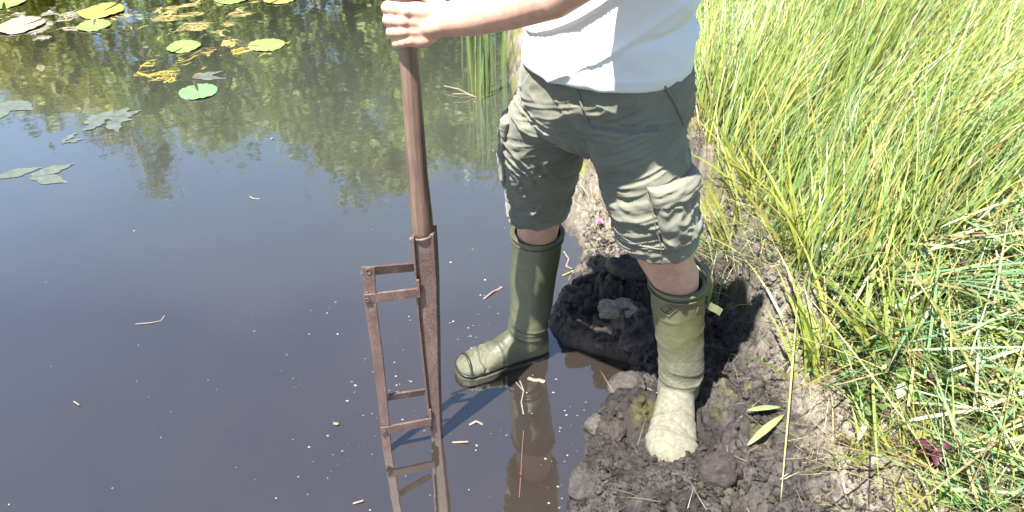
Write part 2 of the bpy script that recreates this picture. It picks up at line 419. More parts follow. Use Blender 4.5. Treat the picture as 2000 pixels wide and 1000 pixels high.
# ------------------------------------------------------------ trees across the pond (seen mirrored in the water)
M_bark = vary('bark', (.12, .10, .08), (.35, .33, .30), 6, .85)
TREES = [(-60, 250, 1.3, 'b'), (40, 205, 1.2, 'b'), (130, 225, 1.1, 'b'), (215, 250, 1.0, 'b'), (305, 405, 1.15, 's'), (400, 300, 1.1, 'a'), (480, 285, 1.2, 'a'), (570, 305, 1.2, 'a'),
         (660, 300, 1.2, 'a'), (735, 375, 1.1, 'a'), (800, 395, .9, 'a'), (870, 320, 1.1, 'a'), (950, 335, 1.1, 'a'), (1050, 330, 1.3, 'a')]
def tree(i, px, py, R, kind):
    D = 12.4 + 1.6 * math.sin(i * 2.1)
    ref = Vector(((px - 1000) / 1600, math.cos(PITCH) + (500 - py) / 1600 * math.sin(PITCH), 0)); dz = math.sin(PITCH) - (500 - py) / 1600 * math.cos(PITCH)
    s = D / ref.y; X = ref.x * s; H = dz * s - CAM_H
    r0 = random.Random(i * 13 + 5); R = R * 1.15
    t = empty('birch_tree' if kind != 'a' else 'alder_tree', (X, D, .2))
    MBt = MB(); pts = [(X, D, .1), (X + .05, D, H * .4), (X - .06, D + .04, H * .7), (X, D, H * .97)]
    MBt.tube(pts, [.11, .08, .05, .015], 10)
    nb = 22; br = []
    for j in range(nb):
        h = H * (.25 + .7 * j / nb); a = r0.uniform(0, 6.28); ln = R * (1.15 - .9 * (j / nb) ** 1.5) * r0.uniform(.6, 1)
        if kind == 's': ln *= .95
        q = (X + ln * math.cos(a), D + ln * math.sin(a), h + ln * r0.uniform(.1, .5)); MBt.tube([(X, D, h), ((X + q[0]) / 2, (D + q[1]) / 2, (h + q[2]) / 2 + .04), q], [.03, .02, .007], 5); br.append(((X, D, h), q))
    MBt.build('trunk', M_bark, t)
    n = {'a': 7000, 'b': 4200, 's': 2600}[kind]
    g = np.random.default_rng(i + 100)
    # leaf sprays gathered in clumps along the branches
    nc = {'a': 120, 'b': 80, 's': 70}[kind]
    bi = g.integers(0, nb, nc); B0 = np.array([b[0] for b in br])[bi]; B1 = np.array([b[1] for b in br])[bi]; u = g.uniform(.25, 1.1, nc)[:, None]
    cl = B0 * (1 - u) + B1 * u + g.normal(0, .12, (nc, 3)); cl[:, 2] = np.minimum(cl[:, 2], H - .15)
    ci = g.integers(0, nc, n); spr = g.uniform(.10, .30 if kind != 's' else .2, nc)[ci][:, None]
    c = cl[ci] + g.normal(0, 1, (n, 3)) * spr * [1, 1, .8]
    top = c[:, 2] > H; c[top, 2] = H - g.uniform(0, .4, top.sum()); 
    sz = g.uniform(.035, .075, n)[:, None]; a = g.normal(0, 1, (n, 3)); a /= np.linalg.norm(a, axis=1)[:, None]; b = np.cross(a, g.normal(0, 1, (n, 3))); b /= np.linalg.norm(b, axis=1)[:, None]
    V = np.stack([c - a * sz, c + b * sz * .6, c + a * sz, c - b * sz * .6], 1).reshape(-1, 3)
    pal = {'a': [(.15, .20, .04), (.12, .17, .04), (.19, .23, .05)], 'b': [(.26, .27, .03), (.20, .23, .025), (.28, .25, .04)], 's': [(.15, .16, .045), (.12, .12, .05), (.10, .12, .03)]}[kind]
    pc = np.array(pal)[g.integers(0, 3, n)] * (1 + g.normal(0, .2, (n, 1))) * (1 + .3 * g.normal(0, 1, nc))[ci][:, None].clip(.5, 1.5)
    fidx = np.arange(n * 4).reshape(-1, 4)
    mesh_obj('crown', V, fidx, M_tree, t, False, np.repeat(np.clip(pc, .01, .5), 4, 0))
    return t
TL = ['leftmost birch of the far bank, mirrored at the left edge', 'yellow-green birch mirrored under the pale pink lily pad', 'yellow-green birch mirrored right of the pale pink lily pad', 'low birch mirrored beside the tall thin one',
      'tall thin sparse birch whose mirrored top points down lowest at left', 'alder mirrored just right of the thin sparse birch', 'alder mirrored under the single round lily pad on the right', 'alder mirrored left of the white speck',
      'alder mirrored midway between thin birch and spade', 'alder mirrored left of the spade handle', 'alder whose mirrored top lies behind the spade handle', 'alder mirrored just right of the spade handle', 'alder mirrored under the small reed clump', 'alder mirrored behind the person']
for i, (px, py, R, k) in enumerate(TREES):
    tag(tree(i, px, py, R, k), TL[i], 'tree', 'trees on the far bank seen mirrored in the pond')
# ------------------------------------------------------------ person
m = NT('skin'); 
f = m.noise(55, 5, .6); cs = m.ramp(f, [(.3, (.56, .30, .215)), (.7, (.70, .42, .31))])
m.base(cs); m.set(.48, .4, Subsurface_Weight=.12, Subsurface_Scale=.01); m.b.inputs['Subsurface Radius'].default_value = (1, .35, .2)
m.bump(m.noise(260, 4, .6), .25, .0012); M_skin = m.m
m = NT('shorts_cloth'); f = m.noise(9, 6, .6); wv = m.n('ShaderNodeTexWave', wave_type='BANDS'); wv.inputs['Scale'].default_value = 420; m.l(m.mapped((1, 1, 1), (0, .8, 0)), wv.inputs[0])
m.base(m.ramp(f, [(.3, (.150, .152, .114)), (.7, (.215, .212, .162))])); m.set(.85, .2, Sheen_Weight=.15)
m.bump(m.noise(420, 4, .7), .5, .0012); M_short = m.m
m = NT('shirt_cloth'); m.base(m.ramp(m.noise(6, 4), [(.3, (.78, .79, .81)), (.7, (.84, .85, .87))])); m.set(.85, .15, Sheen_Weight=.1); m.bump(m.noise(480, 3, .6), .25, .001); M_shirt = m.m
M_hair = vary('hair', (.03, .02, .012), (.08, .05, .03), 90, .5)
M_stitch = vary('seam_cloth', (.10, .105, .075), (.15, .15, .11), 120, .9)

person = empty('person', (.20, 1.62, .04))
fd = Vector((-.5, -.866, 0))                       # the way the person faces
hipL = Vector((.255, 1.545, .87)); hipR = Vector((.105, 1.67, .87))
# leg centre lines: (center, a, b, phi, power)
LEG_L = [((.235, 1.56, .93), .118, .125, -.4, 2), ((.262, 1.54, .86), .103, .118, -.3, 2), ((.283, 1.52, .80), .097, .108, -.3, 2.1), ((.298, 1.515, .74), .092, .102, -.3, 2.2), ((.313, 1.52, .69), .092, .098, -.3, 2.3), ((.325, 1.53, .630), .092, .096, -.3, 2.2)]
LEG_R = [((.140, 1.68, .93), .118, .120, -.5, 2), ((.100, 1.70, .86), .108, .112, -.5, 2), ((.082, 1.73, .78), .102, .105, -.45, 2), ((.075, 1.77, .70), .096, .100, -.45, 2), ((.073, 1.81, .60), .086, .094, -.45, 2), ((.070, 1.842, .500), .077, .086, -.45, 2)]
# --- body, one continuous surface
B = MB()
B.loft([((.2, 1.62, .84), .12, .09, -.5, 2), ((.2, 1.62, .92), .155, .11, -.5, 2), ((.2, 1.61, 1.03), .14, .115, -.48, 2), ((.195, 1.60, 1.15), .14, .12, -.45, 2), ((.185, 1.59, 1.28), .155, .115, -.42, 2),
        ((.175, 1.575, 1.38), .165, .105, -.42, 2), ((.165, 1.565, 1.43), .13, .085, -.42, 2), ((.155, 1.555, 1.47), .075, .065, -.42, 2)], 32)
neck = Vector((.155, 1.555, 1.44)); head = Vector((.105, 1.47, 1.615))
B.tube([neck, neck.lerp(head, .6)], [.06, .056], 16)
hr = Matrix.Rotation(-.5, 3, 'Z') @ Matrix.Rotation(.45, 3, 'X')
B.ball(head + Vector((0, 0, .03)), (.078, .095, .105), 24, 16, hr); B.ball(head + hr @ Vector((0, -.03, -.06)), (.058, .062, .065), 20, 12, hr)
B.tube([head + hr @ Vector((0, -.092, .035)), head + hr @ Vector((0, -.112, -.005)), head + hr @ Vector((0, -.098, -.018))], [.009, .014, .012], 10)
for s in (-1, 1):
    B.ball(head + hr @ Vector((s * .079, .005, .0)), (.009, .02, .032), 10, 8, hr)
    B.ball(head + hr @ Vector((s * .032, -.083, .045)), (.022, .012, .010), 10, 8, hr)
B.tube([head + hr @ Vector((-.024, -.088, -.05)), head + hr @ Vector((0, -.095, -.05)), head + hr @ Vector((.024, -.088, -.05))], .008, 8)
# legs inside the clothes
kL = Vector((.332, 1.535, .54)); kR = Vector((.068, 1.852, .47))
aL = Vector((.425, 1.555, .17)); aR = Vector((.05, 1.835, .13))
B.tube([(.250, 1.55, .88), (.283, 1.522, .80), (.298, 1.518, .74), (.316, 1.525, .66), (.342, 1.538, .585), (.384, 1.552, .505), (.402, 1.559, .42), (.414, 1.559, .34), (.430, 1.552, .22), (.432, 1.552, .12)], [.080, .074, .070, .066, .0585, .0565, .048, .044, .034, .032], 20)
B.tube([(.115, 1.69, .88), (.085, 1.73, .78), (.077, 1.77, .70), (.074, 1.81, .60), (.071, 1.845, .485), (.070, 1.868, .43), (.069, 1.884, .37), (.064, 1.878, .30), (.056, 1.850, .19), (.047, 1.832, .11), (.046, 1.835, .05)], [.08, .076, .072, .064, .0575, .056, .053, .046, .036, .032, .03], 20)
B.tube([(.432, 1.55, .13), (.415, 1.47, .105), (.40, 1.40, .10)], [.03, .026, .02], 12); B.tube([(.046, 1.835, .06), (-.03, 1.80, .035), (-.09, 1.775, .03)], [.03, .024, .018], 12)
# arms
shL = Vector((.312, 1.445, 1.37)); shR = Vector((.045, 1.64, 1.385))
YP = 1.515; PR = .0185
def hp(px, py, Y): return hit(px, py, Y=Y)
eL = hp(1150, -56, 1.31)
wL = hp(872, 38, 1.487)
B.tube([shL, shL.lerp(eL, .5), eL], [.056, .052, .043], 20)
B.tube([eL, hp(1080, -14, 1.335), hp(1000, 12, 1.385), hp(930, 31, 1.44), wL], [.044, .046, .042, .037, .034], 24, .92)
# hand: four fingers wrap the pole from the front, back of the hand towards the camera
def hand(B, mir=False, dz=0.0):
    def q(px, py, Y):
        p = hp(px, py, Y)
        if mir: p = Vector((p.x, 2 * YP - p.y, p.z + dz))
        return p
    F = [  # knuckle (px,py), middle joint (px,py), radius, length factor
        ((797, 20), (757, 14), .0122, 1.0), ((792, 40), (760, 38), .0124, 1.03), ((794, 60), (766, 62), .0118, .97), ((802, 79), (776, 84), .0107, .85)]
    for (kx, ky), (jx, jy), r, ln in F:
        w = q(862, 28 + (ky - 20) * .35, 1.487)
        B.tube([w, q((kx + 862) / 2, ky * .9 + 4, 1.474), q(kx, ky, 1.471)], [.017, .0155, r * 1.12], 14)
        B.ball(q(kx - 3, ky, 1.4665), (r * 1.05, r * 1.05, r * .95))
        B.tube([q(kx + 8, ky - 1, 1.474), q(kx + 26, ky * .93 + 3, 1.476)], [.0145, .0165], 14)
        B.tube([q(kx, ky, 1.470), q((kx + jx) / 2, (ky + jy) / 2, 1.4725), q(jx, jy, 1.490), q(jx - 1, jy + 1, 1.503)], [r * 1.15, r * 1.0, r * 1.02, r], 14)
        B.tube([q(jx - 1, jy + 1, 1.503), q(jx + 6, jy + 2, 1.532), q(jx + 26, jy + 2, 1.548)], [r, r * .93, r * .85], 14)
        B.tube([q(jx + 26, jy + 2, 1.548), q(jx + 47, jy + 1, 1.545)], [r * .86, r * .76], 14)
    # palm on the near right side of the pole
    B.tube([q(845, 24, 1.497), q(822, 28, 1.500)], [.018, .013], 14, .9); B.tube([q(850, 58, 1.495), q(822, 66, 1.500)], [.017, .012], 14, .9); B.tube([q(868, 40, 1.487), q(838, 46, 1.486)], [.034, .0345], 16, .75)
    # thumb
    B.tube([q(862, 20, 1.497), q(848, -2, 1.515), q(828, -8, 1.542), q(806, -6, 1.556), q(783, 0, 1.548)], [.017, .0155, .0125, .0115, .0095], 14)
hand(B)
HZ = .45
hand(B, True, HZ)
def mq(px, py, Y): p = hp(px, py, Y); return Vector((p.x, 2 * YP - p.y, p.z + HZ))
wR = mq(872, 38, 1.487); eR = Vector((-.10, 1.76, 1.40))
B.tube([shR, shR.lerp(eR, .5), eR], [.056, .05, .043], 20); B.tube([eR, eR.lerp(wR, .4), wR], [.043, .042, .0305], 20, .9)
body = B.build('body', M_skin, person, voxel=.0034, sm=3)
# hair cap
H = MB(); H.ball(head + hr @ Vector((0, .014, .045)), (.086, .098, .098), 26, 16, hr)
def hairdisp(co, no): return co + no * (.006 * vnoise(co[:, 0] * 160, co[:, 1] * 160, co[:, 2] * 60, 3))[:, None]
H.build('hair', M_hair, person, voxel=.005, disp=hairdisp)
for s in (-1, 1):
    MB().ball(head + hr @ Vector((s * .032, -.090, .03)), .0105, 12, 8).build('eye', vary('eye_white', (.6, .6, .58), (.7, .7, .68), 20, .2, bump=0), person)

# --- shorts
def shortsdisp(co, no):
    x, y, z = co.T
    d = np.zeros(len(co))
    left = sstep(.17, .24, x + .25 * (y - 1.6)); right = 1 - left
    amp = .5 + .5 * fbm(x * 7, y * 7, z * 7, 2, 80)
    # near-horizontal drag folds, pinched into creases
    wv = 20 * vnoise(x * 6, y * 6, z * 7, 5) * .1
    s = vnoise(x * 5.5 + wv, y * 5.5, z * 46 + 16 * x + wv * 4, 11); r = (1 - np.abs(s)) ** 2.2 - .35
    d += .0085 * r * (.35 + amp) * (1 - .45 * sstep(.84, .92, z)) * (right * 1.15 + left * .55)
    s2 = vnoise(x * 14 + wv * 2, y * 9, z * 70 - 30 * x, 12); d += .0042 * ((1 - np.abs(s2)) ** 2 - .4) * (.5 + amp)
    # slanting folds on the outer thigh of the left leg
    s3 = vnoise((x * 26 + z * 20), y * 7, (z * 22 - x * 14), 14); d += .0065 * ((1 - np.abs(s3)) ** 2.0 - .35) * left * sstep(.30, .36, x) * (1 - sstep(.80, .86, z))
    # whiskers fanning from the crotch
    ang = np.arctan2(z - .80, x - .165); rad = np.hypot(z - .80, x - .165)
    d += .0045 * vnoise(ang * 7, rad * 6, 0, 15) * np.exp(-rad / .12) * (y < 1.62)
    d += .0012 * fbm(x * 70, y * 70, z * 70, 2, 17)
    # hem bands
    for zz, sel in ((.630, left), (.500, right)):
        zz = zz + .0
        d += .0022 * sel * (1 - sstep(zz + .028, zz + .032, z)) - .0016 * sel * np.exp(-((z - zz - .031) / .0022) ** 2)
    o = co + no * d[:, None]
    o[:, 2] += (.008 * vnoise(x * 9, y * 9, 0, 19)) * (z < .66)
    return o
S = MB()
S.loft([((.195, 1.625, .815), .105, .075, -.52, 2.2), ((.197, 1.62, .86), .165, .118, -.52, 2.2), ((.197, 1.617, .92), .190, .134, -.50, 2.2), ((.197, 1.612, .98), .186, .134, -.48, 2.1), ((.197, 1.61, 1.045), .165, .13, -.45, 2)], 64)
def trouser(rs):
    def inset(r, k, dz): return ((r[0][0], r[0][1], r[0][2] + dz), r[1] - k, r[2] - k, r[3], r[4])
    e = rs[-1]
    S.loft(rs[:-1] + [inset(e, 0, .004), inset(e, .0035, 0), inset(e, .009, .002), inset(e, .010, .03)], 64)
trouser(LEG_L); trouser(LEG_R)
shorts = S.build('shorts', M_short, person, voxel=.0030, sm=9, disp=shortsdisp)
def patch(name, rs, th0, th1, ta, tb, off, mat, parent, fold=.004, seed=1, nu=34, nv=44, edge=.012, bag=.0):
    """a sewn-on pocket: follows the leg between two angles and two heights, standing off by 'off'"""
    top = []; bot = []
    for i in range(nv + 1):
        t = ta + (tb - ta) * i / nv; R = lerp_ring(rs, t)
        for j in range(nu + 1):
            th = math.radians(th0 + (th1 - th0) * j / nu); p = ringpt(R, th); n = (p - Vector(R[0])); n.z = 0; n.normalize()
            e = min(i, nv - i) / nv * 2.2, min(j, nu - j) / nu * 2.2
            k = min(1, min(e) * 5) ** .5
            a = i / nv; b = j / nu
            fo = fold * ((1 - abs(float(vnoise(b * 4.0 + a * 3.2, a * 3.2 - b * 2.2, 0, seed)))) ** 2 * 1.6 - .4) + fold * .5 * float(vnoise(b * 9, a * 9 + b * 5, 1, seed))
            o = off * (.45 + .55 * k) + fo * k + bag * math.sin(math.pi * min(1, a * 1.1)) * math.sin(math.pi * b)
            top.append(p + n * o); bot.append(p - n * .004)
    v = top + bot; N = (nu + 1) * (nv + 1); f = []
    for i in range(nv):
        for j in range(nu):
            q = i * (nu + 1) + j; f.append((q, q + 1, q + nu + 2, q + nu + 1)); f.append((N + q, N + q + nu + 1, N + q + nu + 2, N + q + 1))
    ring = [j for j in range(nu)] + [i * (nu + 1) + nu for i in range(nv)] + [nv * (nu + 1) + j for j in range(nu, 0, -1)] + [i * (nu + 1) for i in range(nv, 0, -1)]
    for k_ in range(len(ring)):
        a, b = ring[k_], ring[(k_ + 1) % len(ring)]; f.append((b, a, N + a, N + b))
    return mesh_obj(name, v, f, mat, parent, True)
pk = patch('cargo_pocket', LEG_L, -72, 4, .40, .86, .0105, M_short, shorts, .006, 21, bag=.003)
patch('pocket_flap', LEG_L, -74, 6, .31, .455, .018, M_short, shorts, .003, 22, nv=16, bag=.0)
patch('cargo_pocket', LEG_R, 158, 225, .30, .80, .008, M_short, shorts, .004, 23, bag=.004)
patch('pocket_flap', LEG_R, 156, 227, .24, .36, .013, M_short, shorts, .003, 24, nv=14)
def seam(rs, path, r, mat, parent, name='seam', off=.002):
    pts = []
    for th, t in path:
        R = lerp_ring(rs, t); p = ringpt(R, math.radians(th)); n = (p - Vector(R[0])); n.z = 0; n.normalize(); pts.append(p + n * off)
    o = MB().tube(pts, r, 6).build(name, mat, parent); return o
seam(LEG_L, [(-150 + 78 * i / 14, .80 + .06 * math.sin(math.pi * .5 * i / 14)) for i in range(15)], .0024, M_short, shorts)
seam(LEG_L, [(-76, .36 + .6 * i / 12) for i in range(13)], .0016, M_short, shorts)
# front pocket opening and fly on the hip
PEL = [((.197, 1.62, .86), .165, .118, -.52, 2.2), ((.197, 1.617, .92), .190, .134, -.50, 2.2), ((.197, 1.612, .98), .186, .134, -.48, 2.1), ((.197, 1.61, 1.045), .165, .13, -.45, 2)]
seam(PEL, [(-35 + 22 * i / 8, .85 - .5 * i / 8) for i in range(9)], .0028, M_short, shorts, 'hip_pocket_edge', .003)
seam(PEL, [(-92 + 1.5 * i, .75 - .6 * i / 8) for i in range(9)], .0022, M_short, shorts, 'fly', .003)

# --- t-shirt
def shirtdisp(co, no):
    x, y, z = co.T
    w = vnoise(x * 4, y * 4, z * 4, 31)
    s = vnoise(x * 6 + w, y * 6, z * 17 - 13 * x + w, 33); d = .012 * ((1 - np.abs(s)) ** 2.5 - .3) * (.5 + .5 * sstep(1.02, 1.12, z))
    s = vnoise(x * 13 + 2 * w, y * 9, z * 13 + 8 * x, 34); d += .0035 * (1 - np.abs(s)) ** 2
    # a deep drag line from the raised arm across the belly
    d -= .012 * np.exp(-((z - 1.105 - .13 * (x - .26)) / .010) ** 2) * sstep(.20, .28, x)
    d += .0018 * (1 - sstep(1.03, 1.034, z))
    o = co + no * d[:, None]; o[:, 2] += .006 * vnoise(x * 8, y * 8, 0, 37) * (z < 1.06)
    return o
T = MB()
hem = ((.192, 1.612, 1.002), .172, .150, -.42, 2)
def ins(r, k, dz): return ((r[0][0], r[0][1], r[0][2] + dz), r[1] - k, r[2] - k, r[3], r[4])
T.loft([ins(hem, .012, .035), ins(hem, .009, .002), ins(hem, .004, 0), ins(hem, 0, .004), ((.193, 1.610, 1.035), .176, .153, -.42, 2), ((.192, 1.607, 1.075), .174, .146, -.42, 2), ((.191, 1.602, 1.12), .171, .133, -.42, 2), ((.188, 1.59, 1.20), .168, .124, -.42, 2),
        ((.182, 1.583, 1.30), .178, .122, -.42, 2.1), ((.172, 1.573, 1.38), .180, .122, -.42, 2.1), ((.165, 1.565, 1.425), .150, .10, -.42, 2), ((.158, 1.56, 1.455), .085, .078, -.42, 2)], 72)
sl = shL.lerp(eL, .70); T.tube([shL + Vector((-.05, .04, .0)), shL, shL.lerp(eL, .35), sl], [.07, .072, .068, .066], 28, 1, ends=True)
sr = shR.lerp(eR, .62); T.tube([shR + Vector((.05, -.04, .0)), shR, shR.lerp(eR, .35), sr], [.07, .072, .066, .064], 28, 1, ends=True)
shirt = T.build('t_shirt', M_shirt, person, voxel=.0036, sm=20, disp=shirtdisp)
for o_ in (shirt, shorts):
    o_.cycles.shadow_terminator_geometry_offset = .25; o_.cycles.shadow_terminator_offset = .15

# --- wellington boots
def bootmat(name, mudlevel, mudh, ca=(.05, .054, .030), cb_=(.085, .09, .048)):
    m = NT(name); P = m.coord(); sep = m.n('ShaderNodeSeparateXYZ'); m.l(P, sep.inputs[0])
    cb = m.ramp(m.noise(14, 5, .6), [(.3, ca), (.7, cb_)])
    spk = m.noise(130, 6, .8); big = m.noise(16, 4, .6)
    hz = m.rng(sep.outputs[2], mudh[0], mudh[1], 1.0, 0.0)
    a = m.n('ShaderNodeMath', operation='MULTIPLY_ADD'); m.l(big, a.inputs[0]); a.inputs[1].default_value = .75; m.l(hz, a.inputs[2])
    b = m.n('ShaderNodeMath', operation='MULTIPLY_ADD'); m.l(spk, b.inputs[0]); b.inputs[1].default_value = 1.1; m.l(a.outputs[0], b.inputs[2])
    k = m.rng(b.outputs[0], 1.42 - mudlevel, 1.78 - mudlevel, 0, 1)
    mud = m.ramp(m.noise(90, 5, .7), [(.3, (.10, .097, .066)), (.7, (.20, .192, .145))])
    m.base(m.mix(k, cb, mud)); m.l(m.rng(k, 0, 1, .42, .9), m.b.inputs['Roughness']); m.b.inputs['Specular IOR Level'].default_value = .5
    hh = m.n('ShaderNodeMath', operation='MULTIPLY_ADD'); m.l(k, hh.inputs[0]); hh.inputs[1].default_value = .6; m.l(spk, hh.inputs[2])
    m.bump(hh.outputs[0], .5, .0022); return m.m
M_bootL = bootmat('boot_rubber_muddy', .10, (.05, .56), (.085, .088, .042), (.125, .125, .06)); M_bootR = bootmat('boot_rubber', -.16, (.0, .22))
M_sole = vary('boot_sole', (.03, .035, .02), (.07, .075, .045), 30, .55)
M_mark = vary('boot_toe_outline', (.015, .016, .014), (.03, .03, .025), 40, .4)
def boot(toe_dir, heel, shaft_pts, radii, mat, name_extra, pitch=0.0, ell=1.0, fat=1.0):
    """heel: world point under the heel; shaft_pts from ankle to top"""
    t = empty('boot', heel); t.parent = person; t.location = Vector(heel) - Vector(person.location)
    fx = Vector((toe_dir[0], toe_dir[1], 0)).normalized(); fx = (fx * math.cos(pitch) + Vector((0, 0, math.sin(pitch)))).normalized(); fy = Vector((0, 0, 1)).cross(fx).normalized(); fz = fx.cross(fy)
    def loc(x, y, z): return Vector(heel) + fx * x + fy * y + fz * z
    F = [(-.052, .020, .020, .085), (-.048, .030, .012, .11), (-.03, .038, .010, .13), (.0, .041, .010, .14), (.035, .042, .010, .138), (.065, .042, .010, .120), (.095, .044, .010, .100), (.125, .048, .010, .084), (.155, .051, .010, .073), (.185, .050, .010, .066), (.207, .043, .011, .060), (.222, .031, .014, .050), (.229, .016, .022, .040)]
    F = [(x, hw * (1 + (fat - 1) * min(1, max(0, (x + .02) / .1))), z0, z1 * (1 + (fat - 1) * .6 * (x > .1))) for x, hw, z0, z1 in F]
    b = MB(); rings = []
    for x, hw, z0, z1 in F:
        r = []
        for j in range(36):
            a = 2 * math.pi * j / 36; cy = math.copysign(abs(math.cos(a)) ** .8, math.cos(a)); cz = math.copysign(abs(math.sin(a)) ** (.62 if math.sin(a) < 0 else .95), math.sin(a))
            zz = (z0 + z1) / 2 + (z1 - z0) / 2 * cz; k = 1 - .30 * max(0, cz) ** 2
            r.append(loc(x, hw * cy * k, zz))
        rings.append(r)
    b.grid(rings)
    n = 48
    sp = [Vector(p) for p in shaft_pts]; rings = []
    def rg(c, r, tilt=None):
        return [c + Vector((math.cos(2 * math.pi * j / n) * r, math.sin(2 * math.pi * j / n) * r * ell, 0)) for j in range(n)]
    for c, r in zip(sp, radii): rings.append(rg(c, r))
    top, rt = sp[-1], radii[-1]
    rings += [rg(top + Vector((0, 0, .002)), rt - .003), rg(top + Vector((0, 0, .0)), rt - .009), rg(top - Vector((0, 0, .05)), rt - .011)]
    b.grid(rings)
    def disp(co, no):
        x, y, z = (co - np.array(heel)).T; d = np.zeros(len(co))
        band = np.exp(-((z - .15) / .045) ** 2)
        d += .0060 * band * ((1 - np.abs(vnoise(x * 9, y * 9, z * 38 + 6 * x, 41 + name_extra))) ** 2 - .4)
        d += .0028 * np.exp(-((z - .30) / .08) ** 2) * ((1 - np.abs(vnoise(x * 12, y * 12, z * 22, 43 + name_extra))) ** 2 - .4)
        d += .0016 * fbm(x * 18, y * 18, z * 18, 3, 45)
        # moulded ankle and foxing ridges
        d += .0016 * np.exp(-((z - .135) / .0025) ** 2) * (np.abs(x) < 1)
        rel = co - np.array(heel); xl = rel @ np.array(fx); yl = rel @ np.array(fy); zl = rel @ np.array(fz)
        for cx, am, wd in ((.150, .0055, .004), (.135, .0030, .003), (.095, .0025, .006)):
            d -= am * np.exp(-((xl - cx - .010 * np.sin(yl * 45 + cx * 90) - .2 * np.abs(yl)) / wd) ** 2) * (zl > .035) * (zl < .11)
            d += am * .5 * np.exp(-((xl - cx - .011 - .010 * np.sin(yl * 45 + cx * 90) - .2 * np.abs(yl)) / .006) ** 2) * (zl > .035) * (zl < .11)
        return co + no * d[:, None]
    o = b.build('upper', mat, t, voxel=.003, sm=9, disp=disp)
    # collar binding
    MB().tube([top + Vector((math.cos(a) * (rt + .0005), math.sin(a) * (rt + .0005) * ell, -.004)) for a in [2 * math.pi * j / 40 for j in range(41)]], .0048, 10, ends=False).build('collar', mat, t)
    MB().tube([top + Vector((math.cos(a) * (rt + .0006), math.sin(a) * (rt + .0006) * ell, -.021)) for a in [2 * math.pi * j / 40 for j in range(41)]], .0026, 8, ends=False).build('collar_piping', mat, t)
    # sole: outline slab with heel step
    out = []
    for x, hw, z0, z1 in F: out.append((x, hw + .003))
    s = MB(); ol = [(x, w) for x, w in out] + [(x, -w) for x, w in out[::-1]]; ol = [(x - .003 if x < 0 else x + .003, w) for x, w in ol]
    s.grid([[loc(x, w, z) for x, w in ol] for z in (.0, .004, .016, .020)])
    s.build('sole', M_sole, t, smooth=False, bevel=.002)
    return t, loc, o
# right boot (photo left), toe pointing left, standing in the shallows
heelR = hit(1052, 662, z=.012) + Vector((.0, .0, 0)); heelR.y = 1.845; heelR.x = .052; heelR.z = -.012
bR, locR, _ = boot((-.93, -.40), heelR, [(.046, 1.835, .055), (.047, 1.832, .12), (.056, 1.850, .19), (.060, 1.872, .26), (.066, 1.882, .34), (.070, 1.884, .415)], [.050, .055, .060, .065, .069, .0715], M_bootR, 0, pitch=.02, ell=1.0)
# dark moulded outline on its toe cap
pts = [locR(.150 + .04 * math.sin(a) + .028, .040 * math.cos(a) + .0, 0) for a in [math.pi * 2 * j / 24 for j in range(25)]]
arc = []
for a in [math.radians(-100 + 200 * j / 24) for j in range(25)]:
    y = .047 * math.sin(a); x = .196 + .036 * math.cos(a); arc.append(locR(x, y, .028 + .004 * math.cos(a)))
MB().tube(arc, .0042, 8, .8).build('toe_guard', M_mark, bR)
arc = [locR(.200, .047 * math.sin(a), .020 + .050 * math.cos(a)) for a in [math.radians(-80 + 160 * j / 20) for j in range(21)]]
MB().tube(arc, .004, 8, .8).build('toe_band', M_mark, bR)
# left boot on the peat
hL = Vector((.432, 1.560, .062))
bL, locL, _ = boot((-.22, -.97), hL, [(.432, 1.552, .13), (.434, 1.550, .20), (.424, 1.556, .28), (.410, 1.560, .36), (.400, 1.560, .43), (.393, 1.556, .492)], [.053, .054, .058, .062, .065, .0665], M_bootL, 5, pitch=.0, fat=1.22)
# emblem: raised rhombus with a chevron inside
def em(px, py, Yo=0): 
    p = hit(px, py, Y=1.5); R = Vector((.396, 1.558, 0)); 
    # slide along the view ray until it meets the shaft
    d = (p - Vector((0, 0, CAM_H))).normalized(); q = Vector((0, 0, CAM_H))
    for s in range(3000):
        q = Vector((0, 0, CAM_H)) + d * (1.2 + s * .0005)
        zz = q.z; cx = np.interp(zz, [.13, .20, .28, .36, .43, .492], [.432, .434, .424, .410, .400, .393]); cy = 1.557; rr = np.interp(zz, [.13, .20, .28, .36, .43, .492], [.053, .054, .058, .062, .065, .0665]) + .0005
        if math.hypot(q.x - cx, q.y - cy) < rr: break
    return q
e_ = MB(); 
for pl in ([(1288, 603), (1305, 592), (1323, 603), (1306, 618), (1288, 603)], [(1296, 604), (1305, 598), (1309, 606), (1300, 611), (1312, 606)]):
    e_.tube([em(*p) for p in pl], .0014, 6)
e_.build('emblem', M_bootL, bL)
